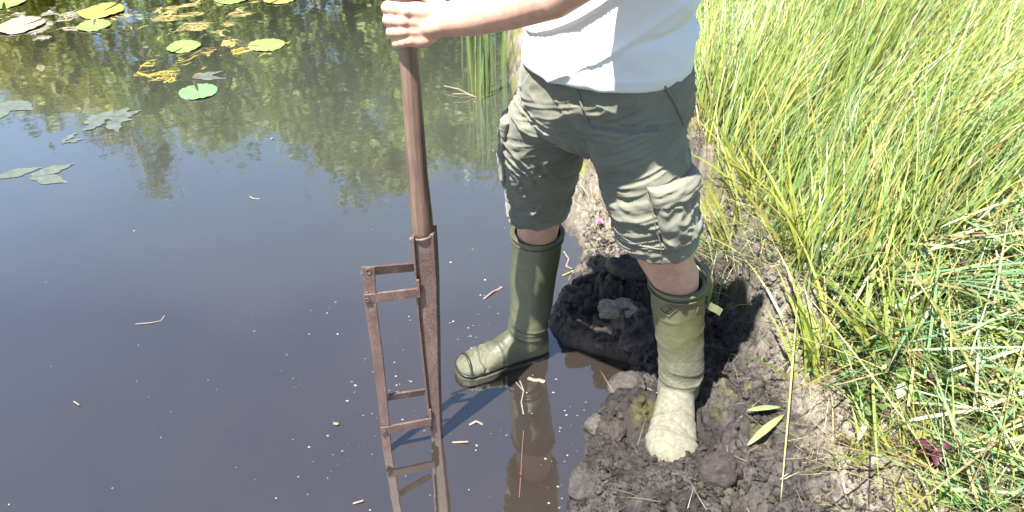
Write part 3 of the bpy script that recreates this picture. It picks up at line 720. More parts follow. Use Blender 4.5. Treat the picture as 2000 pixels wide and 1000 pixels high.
# strap, buckle and hanging end at the top outer side
topL = Vector((.393, 1.556, .492))
def ribbon(pts, w, th, nrm, name, mat, parent):
    b = MB(); rings = []; N = len(pts)
    for i, p in enumerate(pts):
        t = (Vector(pts[min(i + 1, N - 1)]) - Vector(pts[max(i - 1, 0)])).normalized(); n = Vector(nrm); n = (n - t * n.dot(t)).normalized(); s = t.cross(n)
        rings.append([Vector(p) + s * w / 2 * a + n * th / 2 * c for a, c in ((-1, -1), (1, -1), (1, 1), (-1, 1))])
    b.grid(rings); return b.build(name, mat, parent, smooth=False, bevel=.0007)
r = .075
st = ribbon([topL + Vector((r * math.cos(a) , r * math.sin(a), z)) for a, z in [(.9, .012), (.5, .014), (.15, .010), (-.05, -.005), (-.12, -.03), (-.14, -.055)]], .021, .0035, (.5, -.85, 0), 'strap', M_bootL, bL)
ribbon([topL + Vector(p) for p in [(.066, -.012, -.050), (.073, -.012, -.062), (.086, -.014, -.072), (.100, -.016, -.078), (.110, -.018, -.086)]], .019, .0045, (.3, -.7, .6), 'strap_end', M_bootL, bL)
bk = MB(); c = topL + Vector((.071, -.012, -.048))
for dx in (-1, 1): bk.tube([c + Vector((0, dx * .012, -.008)), c + Vector((0, dx * .012, .008))], .002, 6)
for dz in (-1, 1): bk.tube([c + Vector((0, -.012, dz * .008)), c + Vector((0, .012, dz * .008))], .002, 6)
bk.build('buckle', M_sole, bL)
ribbon([topL + Vector((.0665 * math.cos(a), .0665 * math.sin(a), -.050)) for a in [-.9, -.7, -.5, -.3, -.1]], .016, .004, (0.5, -.5, 0), 'strap_tab', M_bootL, bL)
tag(person, 'person in white t-shirt, olive cargo shorts and green rubber boots holding the long-handled frame tool', 'person')
# ------------------------------------------------------------ the long-handled peat cutting frame
m = NT('old_wood'); g = m.noise(130, 6, .7, m.mapped((1, 1, .035))); big = m.noise(8, 4, .6)
m.base(m.mix(.5, m.ramp(g, [(.36, (.035, .022, .018)), (.47, (.095, .060, .042)), (.62, (.23, .152, .105))]), m.ramp(big, [(.35, (.07, .042, .034)), (.65, (.17, .11, .085))])))
m.set(.5, .45); m.bump(g, .35, .0015); M_wood = m.m
m = NT('rusty_iron'); g = m.noise(20, 7, .78, m.mapped((1, 1, .4))); g2 = m.noise(190, 4, .7)
m.base(m.mix(.45, m.ramp(g, [(.35, (.030, .021, .019)), (.5, (.085, .053, .046)), (.66, (.22, .155, .135))]), m.ramp(g2, [(.35, (.035, .021, .018)), (.65, (.19, .118, .10))])))
m.set(.55, .5, Metallic=.15); m.bump(g2, .8, .002); M_rust = m.m
tool = empty('peat_cutter', (-.198, 1.52, 0))
def pz(px, py, Y=1.515): return hit(px, py, Y=Y)
top = pz(797, 98); dirp = (pz(825, 452) - pz(797, 98)); dirp = dirp / (-dirp.z)
pts = []; rad = []
for z, r in ((1.66, .0175), (1.45, .0175), (1.30, .0178), (1.2, .0180), (1.1, .0182), (1.0, .0190), (.9, .0205), (.8, .0220), (.7, .0236), (.66, .0240)):
    p = top + dirp * (top.z - z); p.x += .0012 * math.sin(z * 21); pts.append(p); rad.append(r)
MB().tube(pts, rad, 28).build('handle', M_wood, tool)
# tapered blade shaft: folded iron, wide at the socket and narrow at the foot
def quadsec(pxl, pxr, py, Y, dep):
    a = hit(pxl, py, Y=Y); b = hit(pxr, py, Y=Y); b.z = a.z
    return [a, b, b + Vector((.004, dep, 0)), a + Vector((.004, dep, 0))]
S_ = MB(); secs = [(806, 847, 458, 1.497, .040), (808, 850, 500, 1.498, .040), (812, 853, 560, 1.500, .038), (816, 854, 610, 1.501, .034), (823, 856, 680, 1.502, .030), (829, 857, 740, 1.503, .026), (835, 859, 800, 1.504, .022), (841, 861, 848, 1.505, .018)]
S_.grid([quadsec(*s) for s in secs] + [[p + Vector((.004, 0, -.12)) for p in quadsec(*secs[-1])]])
S_.build('blade_shaft', M_rust, tool, smooth=False, bevel=.0025)
# raised edge flange along its left front corner
S_ = MB(); S_.bar(hit(807, 462, Y=1.494), hit(818, 620, Y=1.498), .005, .010, (0, 1, 0)); S_.bar(hit(818, 620, Y=1.498), hit(842, 846, Y=1.502), .005, .010, (0, 1, 0)); S_.build('edge_flange', M_rust, tool, smooth=False, bevel=.001)
# socket ring
c = hit(826, 457, Y=1.515)
MB().tube([c + Vector((math.cos(a) * .0245, math.sin(a) * .0235, .004 * math.cos(a))) for a in [2 * math.pi * i / 28 for i in range(29)]], .0032, 8, ends=False).build('socket_ring', M_rust, tool)
MB().ball(hit(804, 467, Y=1.497), .006).build('bolt', M_rust, tool)
YL = 1.465
S_ = MB(); lp = [(719, 521), (722, 560), (726, 610), (738, 695), (748, 785), (757, 886)]; ww = [.029, .027, .026, .025, .023, .022]
rings = []
for (x, y), w in zip(lp, ww):
    p = hit(x, y, Y=YL); rings.append([p + Vector((-w / 2, -.003, 0)), p + Vector((w / 2, -.003, 0)), p + Vector((w / 2, .004, 0)), p + Vector((-w / 2, .004, 0))])
rings.append([q + Vector((.004, 0, -.10)) for q in rings[-1]])
S_.grid(rings); S_.build('side_bar', M_rust, tool, smooth=False, bevel=.0012)
S_ = MB(); S_.bar(hit(706, 530, Y=YL + .010), hit(810, 521, Y=1.53), .024, .006, (0, 1, 0)); S_.build('cross_bar', M_rust, tool, smooth=False, bevel=.001)
S_ = MB(); S_.bar(hit(711, 584, Y=YL - .007), hit(819, 571, Y=1.490), .026, .006, (0, 1, 0)); S_.build('cross_bar', M_rust, tool, smooth=False, bevel=.001)
S_ = MB(); S_.bar(hit(757, 776, Y=YL + .011), hit(829, 765, Y=1.520), .021, .006, (0, 1, 0)); S_.build('cross_bar', M_rust, tool, smooth=False, bevel=.001)
S_ = MB(); S_.bar(hit(744, 842, Y=YL - .007), hit(843, 823, Y=1.494), .026, .006, (0, 1, 0)); S_.build('cross_bar', M_rust, tool, smooth=False, bevel=.001)
S_ = MB(); S_.bar(hit(816, 546, Y=1.489), hit(818, 580, Y=1.489), .007, .005, (0, 1, 0)); S_.build('hook', M_rust, tool, smooth=False, bevel=.001)
S_ = MB(); S_.bar(hit(840, 799, Y=1.495), hit(842, 830, Y=1.495), .006, .005, (0, 1, 0)); S_.build('hook', M_rust, tool, smooth=False, bevel=.001)
def washer(px, py, Y, r):
    c = hit(px, py, Y=Y); MB().tube([c + Vector((math.cos(a) * r, 0, math.sin(a) * r)) for a in [2 * math.pi * i / 16 for i in range(17)]], .0016, 6, ends=False).build('rivet', M_rust, tool)
washer(720, 530, YL - .004, .0065); washer(717, 586, YL - .010, .004); washer(750, 842, YL - .010, .004); washer(716, 574, YL - .004, .003)
tag(tool, 'long wooden handle with a rusty iron peat cutting frame standing upright in the water', 'peat cutter')
# ------------------------------------------------------------ vegetation on the bank
def zat(x, y): return height(np.asarray(x, float), np.asarray(y, float), False)
GREEN = [(.17, .25, .055), (.21, .29, .08), (.24, .31, .09), (.13, .20, .05), (.29, .32, .10), (.14, .24, .09), (.32, .31, .09), (.22, .31, .13)]
BLUEG = [(.17, .29, .16), (.14, .25, .12), (.23, .34, .20)]
STRAW = [(.33, .28, .13), (.38, .34, .18), (.27, .22, .10), (.34, .30, .19)]
def scatter(n, x0, x1, y0, y1, cond):
    out = []
    while sum(len(o) for o in out) < n:
        x = rng.uniform(x0, x1, n * 2); y = y0 + (y1 - y0) * rng.uniform(0, 1, n * 2) ** .8
        k = cond(x, y); out.append(np.stack([x[k], y[k]], 1))
    p = np.concatenate(out)[:n]; return p[:, 0], p[:, 1]
def roots(x, y, dz=-.01): return np.stack([x, y, zat(x, y) + dz], 1)
E = lambda x, y: x - wall(y)
# tall sedge leaning away to the right, thick behind and beside the person
def c_tall(x, y):
    e = E(x, y); cl = vnoise(x * 5, y * 5, 0, 90)
    lim = np.interp(y, [1.6, 1.9, 2.3, 3, 8], [.10, .55, .95, 1.35, 4])       # right of this the stand is trampled near the camera
    return (e > np.interp(y, [1.7, 2.1], [.12, .03])) & (y > 1.75) & (e < lim + .15 * cl) & (cl > -.75)
N = 62000; x, y = scatter(N, .5, 4.6, 1.7, 7.5, c_tall)
d_ = np.hypot(x, y); Ls = rng.uniform(.35, .85, N) * np.interp(E(x, y), [.05, .5], [.6, 1.0]) * np.interp(y, [1.7, 2.4], [.62, 1])
az = rng.normal(.55, .55, N) + .5 * vnoise(x * 3, y * 3, 0, 91)
col = pick(GREEN, N); dry = rng.random(N) < .09; col[dry] = pick(STRAW, dry.sum()) * .8; bg_ = rng.random(N) < .12; col[bg_] = pick(BLUEG, bg_.sum())
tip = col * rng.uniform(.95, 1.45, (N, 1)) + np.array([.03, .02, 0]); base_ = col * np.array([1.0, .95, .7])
lean = vnoise(x * 2.5, y * 2.5, 0, 92)
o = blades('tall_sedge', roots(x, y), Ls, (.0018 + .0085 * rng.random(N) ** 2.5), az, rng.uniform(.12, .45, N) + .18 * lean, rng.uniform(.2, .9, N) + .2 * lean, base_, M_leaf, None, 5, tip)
tag(o, 'tall yellow-green sedge leaning to the right behind the bank', kind='stuff')
# lower tangled grass under and between
def c_low(x, y): return (E(x, y) > np.interp(y, [1.2, 2.1], [.15, .02]) + .12 * vnoise(x * 7, y * 7, 0, 95)) & (vnoise(x * 9, y * 9, 0, 96) + .6 * sstep(.1, .5, E(x, y)) > -.1)
N = 60000; x, y = scatter(N, .6, 3.6, .85, 5.5, c_low)
col = pick(GREEN + BLUEG, N); dry = rng.random(N) < .30; col[dry] = pick(STRAW, dry.sum()); brn = rng.random(N) < .10; col[brn] = pick([(.10, .07, .04), (.16, .10, .06), (.08, .05, .04)], brn.sum())
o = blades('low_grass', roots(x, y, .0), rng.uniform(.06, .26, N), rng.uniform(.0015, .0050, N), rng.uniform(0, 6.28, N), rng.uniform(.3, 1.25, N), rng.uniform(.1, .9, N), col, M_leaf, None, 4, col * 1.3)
tag(o, 'short tangled grass and sedge shoots covering the bank top', kind='stuff')
# flattened, broad trampled sedge leaves at the right
def c_flat(x, y): return (E(x, y) > .22) & ((E(x, y) > np.interp(y, [1.6, 1.9, 2.3, 3, 8], [.1, .4, .75, 1.1, 4])))
N = 8500; x, y = scatter(N, .9, 3.4, .9, 4.0, c_flat)
col = pick(GREEN + BLUEG * 3, N); dry = rng.random(N) < .33; col[dry] = pick(STRAW, dry.sum()) * 1.15
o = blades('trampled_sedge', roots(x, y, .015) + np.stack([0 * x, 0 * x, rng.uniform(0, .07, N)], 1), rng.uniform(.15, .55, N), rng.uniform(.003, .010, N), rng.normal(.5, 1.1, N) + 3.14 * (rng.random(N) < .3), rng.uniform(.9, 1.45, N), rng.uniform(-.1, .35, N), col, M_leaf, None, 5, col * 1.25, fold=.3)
tag(o, 'broad flattened sedge leaves and straw lying over the bank top', kind='stuff')
# small round leaves of mint and clover
def c_leaf(x, y): return (E(x, y) > .16) & (vnoise(x * 4, y * 4, 0, 97) + .45 * sstep(.2, .7, E(x, y)) > -.05)
N = 30000; x, y = scatter(N, .75, 3.0, .9, 3.2, c_leaf)
zz = zat(x, y) + rng.uniform(.005, .07, N); s = (.006 + .020 * rng.random(N) ** 2)[:, None]
a = rng.normal(0, 1, (N, 3)); a[:, 2] *= .45; a /= np.linalg.norm(a, axis=1)[:, None]; b = np.cross(a, np.array([0, 0, 1.]) + rng.normal(0, .35, (N, 3))); b /= np.linalg.norm(b, axis=1)[:, None]
c = np.stack([x, y, zz], 1); V = np.stack([c - a * s, c - a * s * .2 + b * s * .55, c + a * s * .5 + b * s * .4, c + a * s, c + a * s * .5 - b * s * .4, c - a * s * .2 - b * s * .55], 1)
col = pick([(.12, .20, .04), (.16, .23, .06), (.22, .26, .08), (.09, .15, .04)], N); br = rng.random(N) < .10; col[br] = pick([(.10, .045, .05), (.13, .09, .06)], br.sum())
o = mesh_obj('ground_leaves', V.reshape(-1, 3), np.arange(N * 6).reshape(-1, 6), M_leaf, None, True, np.repeat(col, 6, 0)); tag(o, 'small round green and purplish leaves among the grass', kind='stuff')
# dry straw, rootlets and fibres over the cut bank and the peat
def c_fib(x, y): return (x > shore(y) + .03) & (E(x, y) < .45) & (rng.random(len(x)) < .035 + .9 * sstep(-.05, .12, E(x, y)) + .3 * sstep(2.2, 2.4, y))
N = 14000; x, y = scatter(N, .1, 1.5, .95, 3.2, c_fib)
col = pick(STRAW + [(.22, .16, .10), (.55, .50, .36), (.16, .11, .08), (.07, .05, .04), (.10, .07, .05)], N)
o = blades('dry_straw', np.stack([x, y, height(x, y) + .002], 1), rng.uniform(.02, .11, N), rng.uniform(.0006, .0024, N), rng.uniform(0, 6.28, N), rng.uniform(.9, 1.65, N), rng.uniform(-.4, .6, N), col, M_leaf, None, 4, col)
tag(o, 'dry straw, rootlets and fibres hanging over the cut bank', kind='stuff')
# crumbs and clods of peat
def crumbs(name, n, x0, x1, y0, y1, cond, smin, smax, mat, colf, label):
    x, y = scatter(n, x0, x1, y0, y1, cond); bm = bmesh.new(); bmesh.ops.create_icosphere(bm, subdivisions=2, radius=1)
    bv = np.array([v.co[:] for v in bm.verts]); bf = np.array([[v.index for v in f.verts] for f in bm.faces]); bm.free(); k = len(bv)
    s = smin * (smax / smin) ** rng.random(n) ** 1.0; s = smin + (smax - smin) * rng.random(n) ** 3
    ax = rng.uniform(.35, 1.35, (n, 1, 3)); ph = rng.uniform(0, 50, (n, 1))
    nn = 1 + .75 * vnoise(bv[None, :, 0] * 1.7 + ph, bv[None, :, 1] * 1.7 + ph * 2, bv[None, :, 2] * 1.7, 5) + .45 * vnoise(bv[None, :, 0] * 4 + ph, bv[None, :, 1] * 4, bv[None, :, 2] * 4 + ph, 6)
    V = bv[None] * nn[..., None] * ax * s[:, None, None]; t = rng.uniform(0, 6.28, n)[:, None]
    X_ = V[..., 0] * np.cos(t) - V[..., 1] * np.sin(t) + x[:, None]; Y_ = V[..., 0] * np.sin(t) + V[..., 1] * np.cos(t) + y[:, None]; Z_ = V[..., 2] * .8 + (height(x, y) + s * .3)[:, None]
    F_ = (bf[None] + (np.arange(n) * k)[:, None, None]).reshape(-1, 3)
    c = np.repeat(colf(x, y, n), k, 0)
    o = mesh_obj(name, np.stack([X_, Y_, Z_], -1).reshape(-1, 3), F_, mat, None, True, c); return tag(o, label, kind='stuff')
def pcol(x, y, n):
    k = (sstep(-.05, .12, E(x, y)) + .8 * sstep(2.2, 2.4, y)).clip(0, 1)[:, None]; k = k * (rng.random((n, 1)) < .8)
    c = np.array(PEAT) * rng.uniform(.6, 2.4, (n, 1)); c2 = np.array(PEAT_DRY) * rng.uniform(.4, 1.1, (n, 1)); return (c * (1 - k) + c2 * k)
crumbs('peat_crumbs', 22000, .1, 1.35, .98, 2.6, lambda x, y: (x > shore(y) + .01) & (E(x, y) < .3) & (vnoise(x * 9, y * 9, 0, 77) > -.25), .0018, .0095, M_peat, pcol, 'crumbs and small clods of dark peat lying on the shelf')

# ---- individually recognisable tufts, plants and leaves
def tuft(name, px, py, z, n, Lr, wr, az0, azs, t0, t1, pal, label, cat, group=None, r=.04, parts=False, wet=False, K=5, fold=.4):
    c = hit(px, py, z=z) if z is not None else None
    g = np.random.default_rng(px * 7 + py); t = empty(name, c)
    rx = c.x + g.normal(0, r, n); ry = c.y + g.normal(0, r, n); rz = np.full(n, -.06) if wet else zat(rx, ry)
    col = np.array(pal)[g.integers(0, len(pal), n)] * g.uniform(.8, 1.25, (n, 1)); L_ = g.uniform(*Lr, n); w_ = g.uniform(*wr, n)
    az_ = g.normal(az0, azs, n); T0 = g.uniform(*t0, n); T1 = g.uniform(*t1, n); face_ = g.uniform(-.5, .5, n)
    base_ = np.array([.30, .30, .10]) * .6 + col * .4
    if parts:
        for i in range(n): blades('blade', [[rx[i], ry[i], rz[i]]], L_[i], w_[i], az_[i], T0[i], T1[i], base_[i:i + 1], M_leaf, t, K, col[i:i + 1], fold, face=face_[i:i + 1])
    else:
        o = blades('blades', np.stack([rx, ry, rz], 1), L_, w_, az_, T0, T1, base_, M_leaf, t, K, col, fold, face=face_)
    return tag(t, label, cat, group)
RP = [(.10, .24, .07), (.16, .27, .05), (.08, .20, .09), (.22, .28, .08)]
tuft('reed_clump', 938, 182, 0, 13, (.34, .60), (.007, .013), .6, 1.8, (.0, .10), (.0, .16), RP, 'larger clump of green reeds standing in the water beside the hip of the person', 'reeds', 'reed clumps at the shoreline', .035, True, True)
tuft('reed_clump', 983, 122, 0.02, 7, (.30, .50), (.006, .011), 1.2, 1.5, (.0, .10), (.0, .2), RP, 'smaller clump of green reeds rooted in the mud right behind the larger clump', 'reeds', 'reed clumps at the shoreline', .03, True, True)
tuft('reed_clump', 940, 60, 0, 8, (.5, .7), (.010, .016), .2, 1.5, (.0, .10), (.0, .2), RP, 'reeds half hidden behind the forearm of the person', 'reeds', 'reed clumps at the shoreline', .05, True, True)
YG = [(.24, .30, .03), (.28, .30, .04), (.17, .26, .03), (.32, .30, .06)]
TF = [(1600, 690, .2, 'yellow-green sedge tuft fanning out at the lip of the cut bank below the tall grass'), (1560, 560, .2, 'dense sedge tuft beside the upper edge of the cut bank'), (1740, 700, .2, 'bright sedge tuft with long upright leaves inland of the lip tuft'),
      (1700, 860, .18, 'low yellow-green tuft on the bare dry ground'), (1790, 880, .18, 'low spiky tuft left of the purple-leaved plant'), (1800, 990, .18, 'short green tuft at the bottom edge of the picture'), (1450, 430, .2, 'arching grass tuft above the dark hollow behind the left leg'), (1990, 900, .2, 'tall stem and leaves at the bottom right corner')]
for i, (px, py, z, lb) in enumerate(TF):
    big = i in (0, 1, 2, 6)
    tuft('sedge_tuft', px, py, z, 46 if big else 30, (.16, .40) if big else (.06, .16), (.005, .010) if big else (.003, .006), 2.2 if i == 6 else 1.2, 1.6, (.1, .7), (.2, .9), YG, lb, 'grass tuft', 'sedge tufts along the bank edge', .028)
# purple-leaved plant
M_purple = leafmat('purple_leaf', .4, .2)
def leafv(o, d, L_, w, up=(0, 0, 1), curl=.2, n=6):
    o, d = Vector(o), Vector(d).normalized(); s = d.cross(Vector(up)).normalized(); u = s.cross(d); v = []; f = []
    for i in range(n + 1):
        t = i / n; ww = w * math.sin(math.pi * min(1, t * .96 + .04)) ** .8 / 2 + .0002; c = o + d * L_ * t - u * curl * L_ * t * t
        v += [c - s * ww + u * ww * .35, c, c + s * ww + u * ww * .35]
        if i: a = (i - 1) * 3; f += [(a, a + 1, a + 4, a + 3), (a + 1, a + 2, a + 5, a + 4)]
    return v, f
def leafplant(name, px, py, z, col, n, L_, w, label, cat, lift=.06, mat=M_purple):
    c = hit(px, py, z=z); c.z = float(zat([c.x], [c.y])[0]); t = empty(name, c)
    top = c + Vector((0, 0, lift)); g = random.Random(px)
    o = MB().tube([c, top], .0018, 6).build('stem', M_stem, t)
    for i in range(n):
        a = i * 2.4 + g.uniform(-.3, .3); h = top - Vector((0, 0, .014 * (i // 3))); el = g.uniform(-.1, .5)
        v, f = leafv(h, (math.cos(a) * math.cos(el), math.sin(a) * math.cos(el), math.sin(el)), L_ * g.uniform(.7, 1.15), w * g.uniform(.8, 1.2), curl=g.uniform(.05, .5))
        cc = np.array([col] * len(v)) * g.uniform(.7, 1.3); mesh_obj('leaf', v, f, mat, t, True, cc)
    return tag(t, label, cat)
M_stem = vary('stem', (.10, .09, .03), (.16, .14, .05), 40, .6, bump=0)
leafplant('purple_plant', 1840, 850, .28, (.085, .022, .045), 9, .045, .022, 'small plant with dark purple leaves standing among the green at lower right', 'plant', .06)
leafplant('purple_plant', 1900, 990, .25, (.10, .045, .05), 10, .032, .016, 'brownish purple plant at the bottom edge near the right corner', 'plant', .03)
leafplant('purple_plant', 1665, 810, .22, (.085, .04, .045), 7, .022, .012, 'tiny brownish purple plant in the dry ground left of the pale straw', 'plant', .02)
leafplant('mint_plant', 1890, 880, .27, (.12, .21, .06), 12, .034, .022, 'bright green broad-leaved plant right of the purple one', 'plant', .05, M_leaf)
leafplant('mint_plant', 1960, 800, .28, (.14, .23, .07), 12, .034, .020, 'bright green leafy plant near the right edge above the purple one', 'plant', .05, M_leaf)
leafplant('mint_plant', 1885, 925, .27, (.12, .24, .07), 6, .045, .026, 'green plant with one large leaf below the purple one', 'plant', .03, M_leaf)
# cut leaves and stalks lying on the bank
def lying(name, p, q, w, col, label, cat, zoff=.012, curl=.05, z=.1):
    a = hit(*p, z=z); b = hit(*q, z=z); a.z = float(height([a.x], [a.y])[0]) + zoff; b.z = float(height([b.x], [b.y])[0]) + zoff + .006
    v, f = leafv(a, b - a, (b - a).length, w, curl=curl, n=8)
    o = mesh_obj(name, v, f, M_leaf, None, True, np.array([col] * len(v))); so = o.modifiers.new('t', 'SOLIDIFY'); so.thickness = .0008
    return tag(o, label, cat)
lying('cut_leaf', (1465, 850), (1535, 800), .020, (.28, .32, .15), 'pale green cut sedge leaf lying on the black peat right of the muddy boot', 'leaf', .018, z=.12)
lying('cut_leaf', (1472, 748), (1538, 746), .016, (.26, .38, .14), 'bright green cut leaf sticking out of the bank above the pale one', 'leaf', .03, z=.2)
lying('straw_stalk', (1682, 842), (1708, 790), .012, (.62, .58, .42), 'thick pale straw stub standing in the low tuft', 'straw', .04, z=.2)
lying('straw_stalk', (1540, 640), (1536, 960), .004, (.42, .40, .16), 'long thin yellow-green stalk hanging down across the peat', 'straw', .03, z=.15)
lying('straw_stalk', (1650, 860), (1668, 930), .005, (.55, .50, .36), 'thin pale straw lying on the dry ground', 'straw', .02, z=.18)
lying('straw_stalk', (1800, 470), (1990, 560), .012, (.28, .36, .17), 'long broad fallen sedge leaf running down to the right edge', 'straw', .13, z=.3)
lying('straw_stalk', (1800, 530), (2000, 455), .009, (.5, .5, .3), 'long pale straw crossing the fallen leaf at the right edge', 'straw', .15, z=.3)
lying('straw_stalk', (1665, 605), (1715, 520), .008, (.45, .42, .25), 'bent pale straw in the middle of the grass', 'straw', .10, z=.3)
lying('straw_stalk', (1795, 640), (1845, 570), .009, (.55, .52, .36), 'short bleached straw leaning in the trampled grass', 'straw', .10, z=.3)
lying('straw_stalk', (1700, 180), (1760, 30), .010, (.55, .55, .33), 'bleached upright sedge leaf among the tall sedge near the top', 'straw', .45, z=.3)
lying('sedge_leaf', (1790, 110), (1990, -10), .014, (.26, .30, .05), 'long arching yellow leaf at the top right', 'leaf', .5, z=.3)
# pink flower between the legs
c = hit(1170, 412, z=.12); c.z = float(height([c.x], [c.y])[0]); t = empty('pink_flower', c)
MB().tube([c, c + Vector((.004, 0, .03))], .0016, 6).build('stem', M_stem, t)
M_pink = vary('pink_petal', (.55, .16, .42), (.75, .32, .62), 120, .5, bump=0)
for i in range(14):
    a = i * 2.4; el = .2 + i * .09; v, f = leafv(c + Vector((.004, 0, .03)), (math.cos(a) * math.cos(el), math.sin(a) * math.cos(el), math.sin(el)), .018, .010, curl=-.2, n=4); mesh_obj('petal', v, f, M_pink, t)
tag(t, 'single pink flower on the pale ground between the legs', 'flower')
# larger clods of peat at the waterline
def clod(px, py, z, r, label, col, seed):
    c = hit(px, py, z=z); hz = float(height([c.x], [c.y])[0]); c.z = hz + r[2] * .2
    def dp(co, no):
        q = (co - np.array(c)) / r[0]; x, y, z_ = q.T
        return co + no * (r[0] * (.28 * vnoise(x * 1.3 + seed, y * 1.3, z_ * 1.3, 3) + .16 * (1 - 2 * np.abs(vnoise(x * 3 + seed, y * 3, z_ * 3, 4))) + .07 * fbm(x * 8, y * 8, z_ * 8, 3, 5)))[:, None]
    b = MB().ball(c, r, 40, 24); o = b.build('peat_clod', M_peat, None, disp=dp)
    n = len(o.data.vertices); a = o.data.color_attributes.new('Col', 'FLOAT_COLOR', 'POINT'); g = np.random.default_rng(seed)
    cc = np.ones((n, 4), np.float32); cc[:, :3] = np.array(col) * g.uniform(.7, 1.35, (n, 1)); a.data.foreach_set('color', cc.ravel())
    return tag(o, label, 'clod', 'clods of peat by the waterline')
clod(1165, 828, .02, (.026, .03, .022), 'rounded grey clod of peat at the waterline left of the muddy boot', (.09, .08, .07), 1)
clod(1205, 640, .07, (.060, .030, .028), 'clod coloured pale as the sunlit sliver on the shaded mound', (.24, .20, .16), 2)  # pale colour paints in the sunlit sliver of the mound
clod(1222, 770, .03, (.055, .045, .030), 'broad fibrous pinkish-grey clod beside the muddy boot', (.075, .064, .058), 3)
clod(1140, 950, .02, (.035, .045, .035), 'dark clod at the water edge near the bottom of the picture', (.055, .048, .042), 4)
clod(1192, 860, .03, (.030, .036, .022), 'small dark clod just behind the rounded grey one', (.05, .042, .036), 5)
clod(1230, 545, .15, (.06, .05, .03), 'dark clod on top of the mound between the boots', (.035, .03, .026), 6)
clod(1130, 600, .05, (.05, .04, .035), 'black clod on the left flank of the mound', (.035, .03, .026), 7)
clod(1128, 668, .0, (.040, .035, .022), 'low wet clod at the left foot of the mound', (.032, .027, .024), 9)
clod(1180, 690, .0, (.045, .030, .020), 'wet clod along the front foot of the mound nearest the raised boot heel', (.040, .034, .030), 10)
clod(1240, 700, .01, (.045, .035, .024), 'grey-brown clod where the mound meets the little bay', (.06, .052, .046), 11)
clod(1400, 940, .05, (.06, .05, .03), 'crumbly brown clod in front of the muddy boot', (.045, .036, .032), 8)
# ------------------------------------------------------------ things on and just under the pond surface
def padmat(name, c1, c2, vein, spot=None):
    m = NT(name); a = m.n('ShaderNodeAttribute', attribute_name='Col'); sep = m.n('ShaderNodeSeparateColor'); m.l(a.outputs[0], sep.inputs[0])
    base = m.ramp(m.noise(26, 5, .6), [(.3, c1), (.7, c2)])
    v = m.rng(sep.outputs[0], .82, .97, 0, .7); c = m.mix(v, base, vein)
    if spot: c = m.mix(m.rng(m.noise(45, 4, .6), .58, .68, 0, .8), c, spot)
    m.base(c); m.set(.35, .5); m.bump(sep.outputs[0], .3, .002); return m.m
PG = padmat('pad_green', (.13, .22, .05), (.19, .29, .075), (.26, .34, .13)); PF = padmat('pad_fresh', (.09, .23, .07), (.13, .29, .10), (.20, .36, .16))
PY = padmat('pad_yellow', (.24, .24, .05), (.36, .34, .09), (.20, .16, .05), (.24, .14, .04)); PP = padmat('pad_pink', (.36, .27, .18), (.45, .38, .24), (.22, .08, .09), (.27, .15, .12))
PB = padmat('pad_sunken', (.16, .13, .02), (.24, .20, .04), (.12, .10, .02))
def pad(px, py, hw, notch, mat, label, curl=.004, z=.004, ell=1.0):
    c = hit(px, py, z=0); dep = c.y * math.cos(PITCH) + CAM_H * math.sin(PITCH); R_ = hw / 1600 * dep; g = random.Random(px)
    n = 64; rings = 9; v = [(0, 0, -.002)]; cl = [.9]; f = []
    for k in range(1, rings + 1):
        s = k / rings
        for j in range(n + 1):
            a = notch + math.radians(9) * (1 - .6 * s) + (2 * math.pi - 2 * math.radians(9) * (1 - .6 * s)) * j / n
            lobe = 1 + .10 * math.exp(-((min(j, n - j)) / 7) ** 2); w = 1 + .018 * math.sin(a * 5 + px) + .01 * math.sin(a * 11)
            r = R_ * s * lobe * w; zz = curl * (s ** 3) * (1 + .9 * math.sin(a * 3 + px)) + .0015 * math.sin(a * 14) * s
            v.append((r * math.cos(a), r * math.sin(a) * ell, zz)); ve = abs(math.cos(a * 9)) ** .5; cl.append(ve * (1 - .3 * s) + .3 * s * ve)
    for j in range(n): f.append((0, 1 + j, 2 + j))
    for k in range(rings - 1):
        for j in range(n): a = 1 + k * (n + 1) + j; f.append((a, a + n + 1, a + n + 2, a + 1))
    o = mesh_obj('lily_pad', v, f, mat, None, True, np.repeat(np.array(cl)[:, None], 3, 1)); o.location = (c.x, c.y, z)
    so = o.modifiers.new('t', 'SOLIDIFY'); so.thickness = .0015; so.offset = -1
    return tag(o, label, 'lily pad', 'lily pads floating on the pond')
pad(388, 181, 36, 2.0, PF, 'fresh green lily pad floating alone lowest in the picture', .003)
pad(360, 92, 32, 4.5, PG, 'light green lily pad just above and left of the lone fresh one', .004)
pad(522, 89, 34, 3.2, PG, 'light green lily pad farthest right, with weed trailing from its left', .002)
pad(184, 51, 32, 1.9, PG, 'light green heart-shaped lily pad in front of the large yellowing pad', .003)
pad(198, 24, 42, 1.2, PY, 'large yellowing lily pad with a ragged edge behind the heart-shaped one', .007)
pad(40, 52, 44, 1.0, PP, 'pale pinkish dying lily pad with dark red veins at the left edge', .008)
pad(8, 4, 42, 5.2, PG, 'green lily pad cut by the top left corner', .003)
pad(455, -2, 32, 4.0, PG, 'green lily pad cut by the top edge', .003)
pad(548, -2, 32, 4.4, PY, 'yellow lily pad at the top edge', .003)
pad(452, 127, 42, .6, PB, 'brownish sunken lily pad just under the surface below the weed', .002, -.006)
pad(520, 118, 26, 2.6, PB, 'small brown sunken pad next to the larger sunken one', .002, -.010)
